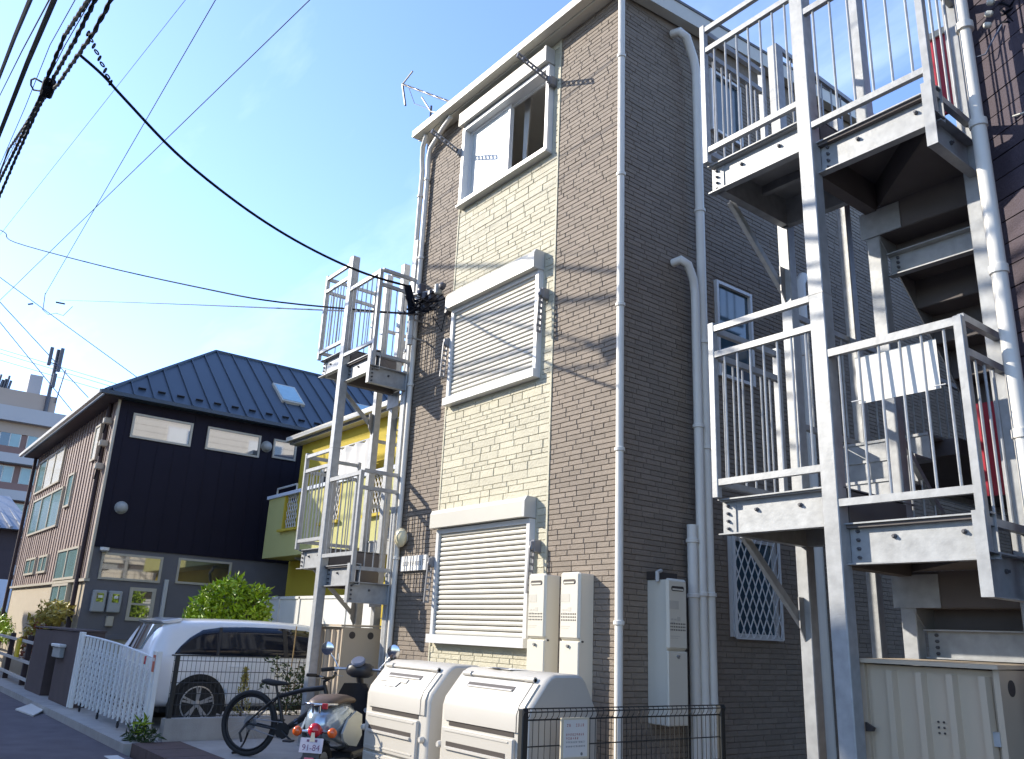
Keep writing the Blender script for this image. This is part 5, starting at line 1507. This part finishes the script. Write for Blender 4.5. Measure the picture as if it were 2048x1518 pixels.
# ================================================================== far buildings on the left
t = thing("apartment_block", "distant brown banded apartment block with an aerial mast on its roof", "building", (-84, 5, 0))
G().box(-95, -78, -40, 12.0, -.1, 16.6).build("wall", 'apt_brown', t)
for z in (16.4, 13.0, 10.1, 7.2, 4.3):
    G().box(-95.2, -77.0 if z < 16 else -77.2, -40, 12.6, z, z + (1.2 if z > 16 else .75)).build("slab_band", 'apt_band', t)
    if z < 16: G().box(-77.9, -77.4, -40, 12.3, z + .75, z + 1.35).build("parapet", 'apt_brown', t)
    else: G().box(-78.0, -77.9, -40, 12.1, z - .9, z).build("lintel", 'apt_wall', t)
G().box(-92, -77.9, -30, 11.2, 17.6, 19.1).build("penthouse", 'apt_wall', t)
for z in (14.0, 11.1, 8.2):
    y = 11.2
    k = 0
    while y > -6:
        f = G().box(-78.0, -77.95, y - 1.55, y, z, z + 1.75).build("window", 'white_wall', t)
        G().box(-77.96, -77.93, y - 1.47, y - .82, z + .08, z + 1.67).build("pane", 'glass_blue' if k % 3 else 'glass_teal', f); G().box(-77.96, -77.93, y - .74, y - .08, z + .08, z + 1.67).build("pane", 'glass_teal', f)
        y -= 2.0; k += 1
G().box(-80, -79.2, 9.0, 10.0, 19.1, 21.0).build("roof_box", 'apt_band', t)
g = G()
for k in range(6): g.tube([(-79, 6.6 + .2 * k, 19.1), (-79, 6.7 + .2 * k, 20.2 + .25 * math.sin(k * 2))], .10, 6)
g.build("roof_equipment", 'insulator', t)
t = thing("phone_mast", "antenna mast with panel aerials on the distant apartment roof", "antenna", (-77.8, 10.3, 18.4))
G().tube([(-77.8, 10.5, 17.4), (-77.8, 10.5, 23.2)], .16, 8).build("pole", 'insulator', t)
for (dy, z0, z1) in ((.25, 21.2, 23.3), (-.55, 21.6, 23.2), (.1, 19.8, 21.0)):
    G().cbox(-77.6, -77.3, 10.5 + dy - .14, 10.5 + dy + .14, z0, z1, .03).build("panel", 'insulator', t); G().tube([(-77.7, 10.5, z0 + .3), (-77.6, 10.5 + dy, z0 + .3)], .05, 5).build("bracket", 'insulator', t)
single(G().tube([(-77.8, 11.1, 18.6), (-77.8, 11.35, 21.6)], .05, 6), "whip_aerial", 'insulator', "thin whip aerial at the right end of the distant apartment roof", "antenna", (-77.8, 11.1, 18.6))
t = thing("tiled_house", "old dark house with a grey tiled roof at the far left", "house", (-50, 3, 0))
g = G(); g.box(-58, -46.5, -6, 6.3, -.1, 5.2); g.build("wall", 'dark_wood', t)
g = G(); g.add([(-45.8, -7, 5.2), (-45.8, 6.9, 5.2), (-52, 6.2, 7.4), (-52, -7, 7.4), (-58.5, 6.9, 5.2), (-58.5, -7, 5.2)], [(0, 1, 2, 3), (2, 1, 4), (3, 2, 4, 5), (0, 3, 5), (0, 5, 4, 1)]); g.build("roof", 'tile_roof', t)
for k in range(12): G().bar((-45.75, 6.3 - .5 * k, 5.27), (-51.9, 5.9 - .5 * k, 7.25), .12, .08).build("tile_row", 'tile_roof', t)
G().box(-46.5, -46.3, -6, 6.2, 2.9, 4.2).build("awning_panel", 'dark_wood', t)
G().box(-46.5, -46.25, 3, 6.5, 1.2, 2.9).build("sign_board", 'blue_white', t)

# ================================================================== unseen houses across the street, placed and sized to cast shade
def plain_house(x0, x1, y0, y1, zt, label, wm):
    t = thing("unseen_street_house", label, "house", ((x0 + x1) / 2, (y0 + y1) / 2, 0))
    G().box(x0, x1, y0, y1, -.1, zt).build("wall", wm, t)
    G().box(x0 - .4, x1 + .4, y0 - .4, y1 + .4, zt, zt + .2).build("roof", 'roof_grey', t)
    z = 1.2
    while z < zt - 1.6:
        x = x0 + 1.0
        while x < x1 - 1.8:
            f = G().box(x, x + 1.6, y1 - .02, y1 + .05, z, z + 1.2).build("window", 'white_wall', t); G().box(x + .07, x + 1.53, y1 + .05, y1 + .06, z + .07, z + 1.13).build("pane", 'glass_blue', f)
            x += 2.8
        z += 2.7
    return t
plain_house(-36.0, -19.7, -15, -5.4, 8.45, "unseen pale two storey house across the street, sized to shade the driveway and bicycle", 'house_wall')
plain_house(-14.75, -13.34, -14, -5.2, 9.05, "unseen narrow tan house across the street, sized to shade the foot of the right stair", 'tan_stucco')

plain_house(-13.32, -5.6, -13, -5.18, 16.5, "unseen tall tan block across the street, put in to shade the right hand wall", 'tan_stucco')
# ================================================================== right hand side
RB = thing("dark_sided_building", "dark purple brown sided building at the right edge", "building", (1, 8, 0))
o = Vector((-1.955, 5.36, 0)); d = Vector((.906, -.423, 0)).normalized(); nn = Vector((d.y, -d.x, 0))
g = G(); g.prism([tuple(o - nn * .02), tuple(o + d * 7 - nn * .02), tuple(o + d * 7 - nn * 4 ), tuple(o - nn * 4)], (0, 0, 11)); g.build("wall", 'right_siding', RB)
g = G(); z = .1; k = 0
rr = random.Random(8)
while z < 10.8:
    s = -.0 
    while s < 4:
        Lb = .455
        a, b2 = s + .004, min(s + Lb, 4) - .004
        P = [o + d * a + nn * .0, o + d * b2 + nn * .0]
        g.prism([(P[0].x, P[0].y, z), (P[1].x, P[1].y, z), (P[1].x, P[1].y, z + .142), (P[0].x, P[0].y, z + .142)], tuple(nn * (.012 + rr.uniform(0, .003))))
        s += Lb
    z += .15; k += 1
g.build("sidingwork", 'right_siding', RB, kind='stuff')
t = thing("white_standpipe", "white service pipe standing right of the steel stair tower", "pipe", (-1.83, 5.0, 0))
G().tube([(-1.83, 5.0, -.1), (-1.83, 5.0, 4.55)], .045, 12).build("lower_pipe", 'pipe_white', t, smooth=50)
G().tube([(-1.83, 5.0, 4.55), (-1.83, 5.0, 9)], .037, 12).build("upper_pipe", 'pipe_white', t, smooth=50)
cm_ = G().lathe([(.046, -.03), (.054, -.025), (.054, .025), (.046, .03)], (0, 0, 0), n=12).mesh("collar", 'pipe_white', smooth=50)
for z in (4.55, 3.55, 5.28, 2.55): inst("collar", cm_, t, (-1.83, 5.0, z))
for (z0, z1, lb) in ((2.40, 3.05, "red sheet panel low behind the right end of the stair tower"), (5.4, 6.1, "red sheet panel high behind the right end of the stair tower")):
    t = thing("red_panel", lb, "panel", (-2.35, 6.0, z0), group="red panels behind the right stair tower")
    k = 1.075
    G().box(-2.47, -2.16, 6.0, 6.03, z0, z1).build("sheet", 'red_panel', t); G().box(-2.16, -2.0, 6.05, 6.07, z0, z1).build("side_sheet", 'red_panel', t)
    if z0 > 4:
        G().box(-2.49, -1.93, 5.98, 6.05, z1, z1 + .06).build("top_trim", 'cream_trim', t)
        G().box(-2.10, -1.94, 6.03, 6.08, z0 - .14, z0 - .01).build("base_trim", 'cream_trim', t)
t = thing("added_rear_house", "dark house wall added to close the passage behind the stairs and darken it", "house", (0, 14, 0))  # added to shut out open sky and keep the passage dark
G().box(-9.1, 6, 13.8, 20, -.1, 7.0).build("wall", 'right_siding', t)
G().box(-9.3, 6.2, 13.6, 20.2, 7.0, 7.2).build("roof", 'roof_grey', t)
# cable bundle and anchor on the dark wall
t = thing("cable_anchor", "grey service pole head with looped cables on the dark siding", "cables", (-1.6, 5.2, 5.2))
G().tube([(-1.72, 5.25, 5.9), (-1.66, 5.28, 5.15)], .04, 8).build("mast", 'insulator', t, smooth=50)
rr = random.Random(3)
for q in range(6):
    p0 = Vector((-1.68, 5.22, 5.35 + .05 * q)); pts = [tuple(p0)]
    for k in range(1, 7): pts.append((p0.x + .035 * k, p0.y - .02 - .01 * q, p0.z - .22 * math.sin(k / 6 * 3.1) * rr.uniform(.6, 1.2) + .05 * k))
    G().tube(pts, .008, 6).build("cable", 'cable', t, smooth=50)
for q in range(3): G().lathe([(.012, 0), (.022, .01), (.022, .04), (.012, .05)], (-1.74 + .02 * q, 5.20, 5.35 + .08 * q), axis=(-.8, -.4, .3), n=10).build("insulator", 'white_trim', t, smooth=40)
g = G(); g.tube([(-1.68, 5.2, 5.32), (-1.76, 5.2, 5.22), (-1.80, 5.2, 5.16), (-1.86, 5.2, 5.17)], .006, 6); g.build("cable", 'cable_grey', t, smooth=50)
g = G(); g.tube([(-1.60, 5.2, 4.62), (-1.70, 5.2, 4.63)], .008, 6); g.build("stub", 'white_trim', t)

# ================================================================== service pole on the left front corner
t = thing("service_mast", "grey service mast by the left corner downpipes, tangled cables on its head", "mast", (-8.74, 5.0, 0))
G().tube([(-8.78, 5.06, 4.85), (-8.78, 5.06, 5.25)], .034, 10).build("pole", 'pipe_grey', t, smooth=50)
g = G()
for z in (4.95, 5.2): g.lathe([(.034, -.02), (.042, -.02), (.042, .02), (.034, .02)], (-8.78, 5.06, z), n=10); g.bar((-8.78, 5.06, z), (-8.78, 5.30, z), .03, .012)
g.build("strap", 'galv', t, kind='stuff')
G().tube([(-8.78, 5.06, 5.25), (-8.79, 5.03, 5.45), (-8.80, 4.97, 5.64)], .05, 8).build("cable_bundle", 'cable', t, smooth=50)
rr = random.Random(21)
for q in range(14):
    a = Vector((-8.79 + rr.uniform(-.05, .05), 5.0 + rr.uniform(-.05, .05), 5.25 + rr.uniform(-.1, .3)))
    b = Vector((-8.55 + rr.uniform(-.2, .35), 5.18 + rr.uniform(-.05, .06), 5.45 + rr.uniform(-.25, .12)))
    m = (a + b) / 2 + Vector((rr.uniform(-.15, .15), rr.uniform(-.12, .05), rr.uniform(-.32, .05)))
    pts = []
    for k in range(8):
        s = k / 7; pts.append(tuple(a * (1 - s) ** 2 + m * 2 * s * (1 - s) + b * s * s))
    G().tube(pts, .008 if q % 3 else .013, 6).build("cable", 'cable', t, smooth=50)
G().tube([(-8.95, 5.16, 5.62), (-8.35, 5.16, 5.50)], .02, 8).build("cross_arm", 'galv', t, smooth=50)
for (x, z, w, h, mm) in ((-8.62, 5.42, .08, .24, 'insulator'), (-8.48, 5.46, .07, .14, 'insulator'), (-8.33, 5.50, .06, .14, 'meter_grey'), (-8.74, 5.62, .07, .16, 'insulator')):
    G().cbox(x - w / 2, x + w / 2, 5.10, 5.20, z - h / 2, z + h / 2, .015).build("splice_box", mm, t)
G().lathe([(.05, 0), (.045, .05), (.02, .07)], (-8.22, 5.16, 5.50), axis=(0, -1, .3), n=12).build("insulator", 'insulator', t, smooth=40)
t = thing("junction_box", "small dark round junction box on the brick beside the mid height cream strip", "box", (-8.27, 5.29, 5.2)); G().lathe([(.045, 0), (.045, .04), (.03, .055)], (-8.27, 5.29, 5.22), axis=(0, -1, 0), n=14).build("case", 'insulator', t, smooth=40); G().tube([(-8.27, 5.24, 5.18), (-8.30, 5.22, 4.95), (-8.5, 5.2, 5.2)], .006, 6).build("lead", 'cable', t)

# TV aerial on the roof
t = thing("tv_aerial", "thin grey TV aerial standing above the left end of the roof edge", "aerial", (-9.66, 5.6, 8.3))
G().tube([(-9.66, 5.6, 8.30), (-9.66, 5.6, 9.12)], .018, 6).build("mast", 'insulator', t)
G().tube([(-9.05, 5.6, 8.62), (-9.66, 5.6, 9.02), (-9.98, 5.6, 9.45)], .014, 6).build("stay", 'insulator', t)
b0, b1 = Vector((-9.05, 5.6, 8.85)), Vector((-10.67, 5.6, 10.08))
G().tube([tuple(b0), tuple(b1)], .018, 6).build("boom", 'insulator', t)
g = G(); g.tube([tuple(b1), (-10.36, 5.6, 10.16)], .014, 5); g.tube([tuple(b1), (-10.50, 5.6, 9.58)], .020, 5); g.build("reflector", 'insulator', t)
for s_ in (.06, .22, .4, .6, .78, .9):
    c = b0.lerp(b1, s_); G().tube([(c.x, c.y - .10, c.z), (c.x, c.y + .10, c.z)], .007, 5).build("element", 'insulator', t)
g = G(); g.tube([(-10.45, 5.6, 9.9), (-10.2, 5.6, 9.45), (-9.7, 5.6, 9.08)], .006, 5); g.build("lead", 'insulator', t)

# ================================================================== overhead lines
def sagline(a, b, sag, n=18):
    a = Vector(a); b = Vector(b)
    return [tuple(a.lerp(b, k / n) - Vector((0, 0, sag * 4 * (k / n) * (1 - k / n)))) for k in range(n + 1)]
def smooth_path(pts, n=5):
    P = [Vector(p) for p in pts]
    if len(P) < 3 or len(P) > 14: return pts
    out = []
    for i in range(len(P) - 1):
        p0 = P[max(i - 1, 0)]; p1 = P[i]; p2 = P[i + 1]; p3 = P[min(i + 2, len(P) - 1)]
        for k in range(n):
            t_ = k / n
            out.append(tuple(.5 * (2 * p1 + (p2 - p0) * t_ + (2 * p0 - 5 * p1 + 4 * p2 - p3) * t_ ** 2 + (3 * p1 - p0 - 3 * p2 + p3) * t_ ** 3)))
    out.append(tuple(P[-1]))
    return out
def wire(pts, r, label, m='cable', group=None, n=6):
    pts = smooth_path(pts)
    return single(G().tube(pts, r, n), "overhead_wire", m, label, "wire", pts[0], group, smooth=50)
def ext(p, q, a, b):
    """carry a measured stretch of line on past both ends"""
    p = Vector(p); q = Vector(q); d = q - p
    return tuple(p - d * a), tuple(q + d * b)
wire([(-8.0, .73, 6.51), (-8.04, .96, 6.42), (-8.08, 1.2, 6.28), (-8.18, 1.77, 5.97), (-8.29, 2.40, 5.75), (-8.40, 3.02, 5.61), (-8.52, 3.66, 5.545), (-8.63, 4.3, 5.54), (-8.80, 4.97, 5.64)], .016, "thick black service drop curving down from the street cables to the house corner")
wire([(-26.72, 1.47, 12.02), (-26.1, 1.59, 11.72), (-25.08, 1.79, 11.13), (-18.89, 2.99, 8.72), (-13.88, 3.96, 6.87), (-11.66, 4.39, 6.10), (-8.77, 5.0, 5.25)], .013, "thin phone drop sagging from the left edge to the mast on the house corner")
wire([(-72.56, 9.14, 25.84), (-28.53, 6.25, 11.64), (-14.03, 5.3, 6.95), (-8.77, 5.0, 5.26)], .014, "thinnest line running from the insulators in the left sky to the house corner", 'cable_grey')
wire(list(ext((-9.74, 1.89, 9.0), (-19.44, 1.09, 9.0), 3, 3)), .0035, "faintest thin wire crossing the upper left sky steeply", 'cable_grey')
wire(list(ext((-9.48, 2.19, 9.0), (-22.56, 2.49, 9.0), 2, .0)), .0065, "thin wire descending from the top edge to the insulators", 'cable_grey')
wire(list(ext((-8.66, 3.12, 9.0), (-23.8, 1.68, 9.0), 2, 2)), .007, "thin wire slanting across the sky behind the thick service drop", 'cable_grey')
wire(list(ext((-33.39, 2.19, 12.91), (-31.07, 6.84, 9.68), 2.5, 1.0)), .014, "wire slanting down behind the dark roof corner", 'cable_grey')
wire(list(ext((-33.07, 3.66, 10.81), (-32.22, 5.86, 8.67), 4.0, .5)), .015, "wire slanting down past the phone mast to the dark eave", 'cable_grey')
wire(list(ext((-33.72, 2.54, 11.36), (-32.7, 5.46, 8.21), 3.0, .6)), .015, "leftmost wire slanting down over the far apartment block", 'cable_grey')
for k, (a, b) in enumerate((((-33.92, 2.74, 10.45), (-31.52, 6.41, 9.4)), ((-33.95, 2.77, 10.31), (-31.65, 6.29, 9.3)), ((-34.0, 2.82, 10.07), (-31.89, 6.03, 9.17)))):
    wire(list(ext(a, b, 3, .8)), .009, "one of three parallel thin wires above the far apartment block, " + ("uppermost", "middle", "lowest")[k], 'cable_grey', "parallel wires above the far block")
t = thing("line_insulator", "small insulators and looped jumper where thin wires meet in the left sky", "insulator", (-22.6, 2.5, 9.0))
G().tube([(-22.56, 2.49, 9.05), (-22.56, 2.52, 8.62)], .010, 6).build("hanger", 'insulator', t)
G().tube([(-22.4, 2.75, 8.83), (-22.25, 2.92, 8.79)], .022, 8).build("insulator", 'insulator', t); G().tube([(-22.7, 2.3, 8.75), (-22.75, 2.2, 8.72)], .022, 8).build("insulator", 'insulator', t)
G().tube([(-22.56, 2.5, 8.62), (-22.5, 2.65, 8.5), (-22.4, 2.8, 8.55), (-22.3, 2.95, 8.5), (-22.2, 3.1, 8.76)], .007, 6).build("jumper", 'insulator', t)
# the street bundle
def bundle(pts, r, label, twist=0, m='cable', grp="street cables overhead at the upper left"):
    P = [Vector(p) for p in pts]
    near = P[0] + (P[0] - P[1]) * 1.0; far = P[-1] + (P[-1] - P[-2]) * .8
    P = [Vector((26, P[0].y - .4, near.z + .8)), near] + P + [far, Vector((-60, P[-1].y + .5, far.z + .6))]
    fine = []; rad = []
    for i in range(len(P) - 1):
        N = max(6, int((P[i + 1] - P[i]).length / (.07 if twist and 0 < i < len(P) - 2 else .5)))
        for k in range(N):
            s = k / N; p = P[i].lerp(P[i + 1], s)
            q = len(fine) * 1.05
            if twist: p = p + Vector((0, math.cos(q), math.sin(q))) * twist * .35
            fine.append(tuple(p)); rad.append(r * (1 + (.28 * math.sin(q * 1.9) if twist else 0)))
    fine.append(tuple(P[-1])); rad.append(r)
    return wire(fine, rad, label, m, grp)
bundle([(-10.28, .3, 8.44), (-12.53, .3, 9.32), (-15.28, .3, 10.23)], .030, "thick smooth cable nearest the upper left corner")
bundle([(-8.45, .4, 7.26), (-11.68, .4, 8.62), (-16.42, .4, 10.49)], .008, "thin wire between the two smooth thick cables at the upper left")
bundle([(-9.58, .5, 8.08), (-11.93, .5, 8.62), (-15.11, .5, 9.08)], .034, "thickest smooth black cable, second from the upper left corner")
bundle([(-8.43, .68, 7.25), (-9.52, .68, 7.66), (-10.76, .68, 7.72), (-10.99, .68, 7.6), (-13.41, .68, 8.02), (-15.47, .68, 8.41)], .022, "twisted black cable on the left of the street bundle", .007)
bundle([(-7.92, .74, 7.1), (-8.96, .74, 7.28), (-10.41, .74, 7.66), (-11.96, .74, 7.95), (-13.96, .74, 8.13), (-15.63, .74, 8.21)], .022, "twisted black cable in the middle of the street bundle", .007)
bundle([(-7.07, .78, 6.56), (-7.81, .78, 6.68), (-8.65, .78, 6.95), (-10.28, .78, 7.47), (-12.36, .78, 8.34), (-15.21, .78, 9.26)], .020, "spiral wrapped cable on the right of the street bundle, carrying the service drop", .010)
bundle([(-9.86, .72, 8.4), (-12.17, .72, 9.17), (-14.36, .72, 9.28), (-17.75, .72, 9.76)], .006, "thin wire just left of the twisted street cables")
bundle([(-8.51, .76, 7.51), (-10.29, .76, 8.04), (-13.44, .76, 8.68), (-17.98, .76, 9.71)], .006, "thin wire threading the twisted street cables")
t = thing("cable_clamp", "loop and clamp tying the street bundle together", "clamp", (-10.9, .72, 7.75))
G().tube([(-10.9, .74, 7.78), (-11.0, .64, 7.86), (-11.1, .585, 7.93), (-11.22, .555, 7.96), (-11.30, .57, 7.93), (-11.27, .61, 7.86), (-11.15, .67, 7.81), (-11.0, .70, 7.78)], .012, 6).build("loop", 'cable', t, smooth=50)
G().cbox(-10.95, -10.75, .66, .80, 7.62, 7.82, .02).build("clamp", 'cable', t)
t = thing("strain_clamp", "chain of links and clamp holding the service drop to the street bundle", "clamp", (-8.0, .75, 6.6))
for k in range(9):
    c = Vector((-7.95, .75, 6.74)).lerp(Vector((-8.05, 1.04, 6.38)), k / 8); G().torus(tuple(c), (.8 if k % 2 else .1, .5, .4 if k % 2 else -.2), .026, .007, 12, 6).build("link", 'cable', t, smooth=True)
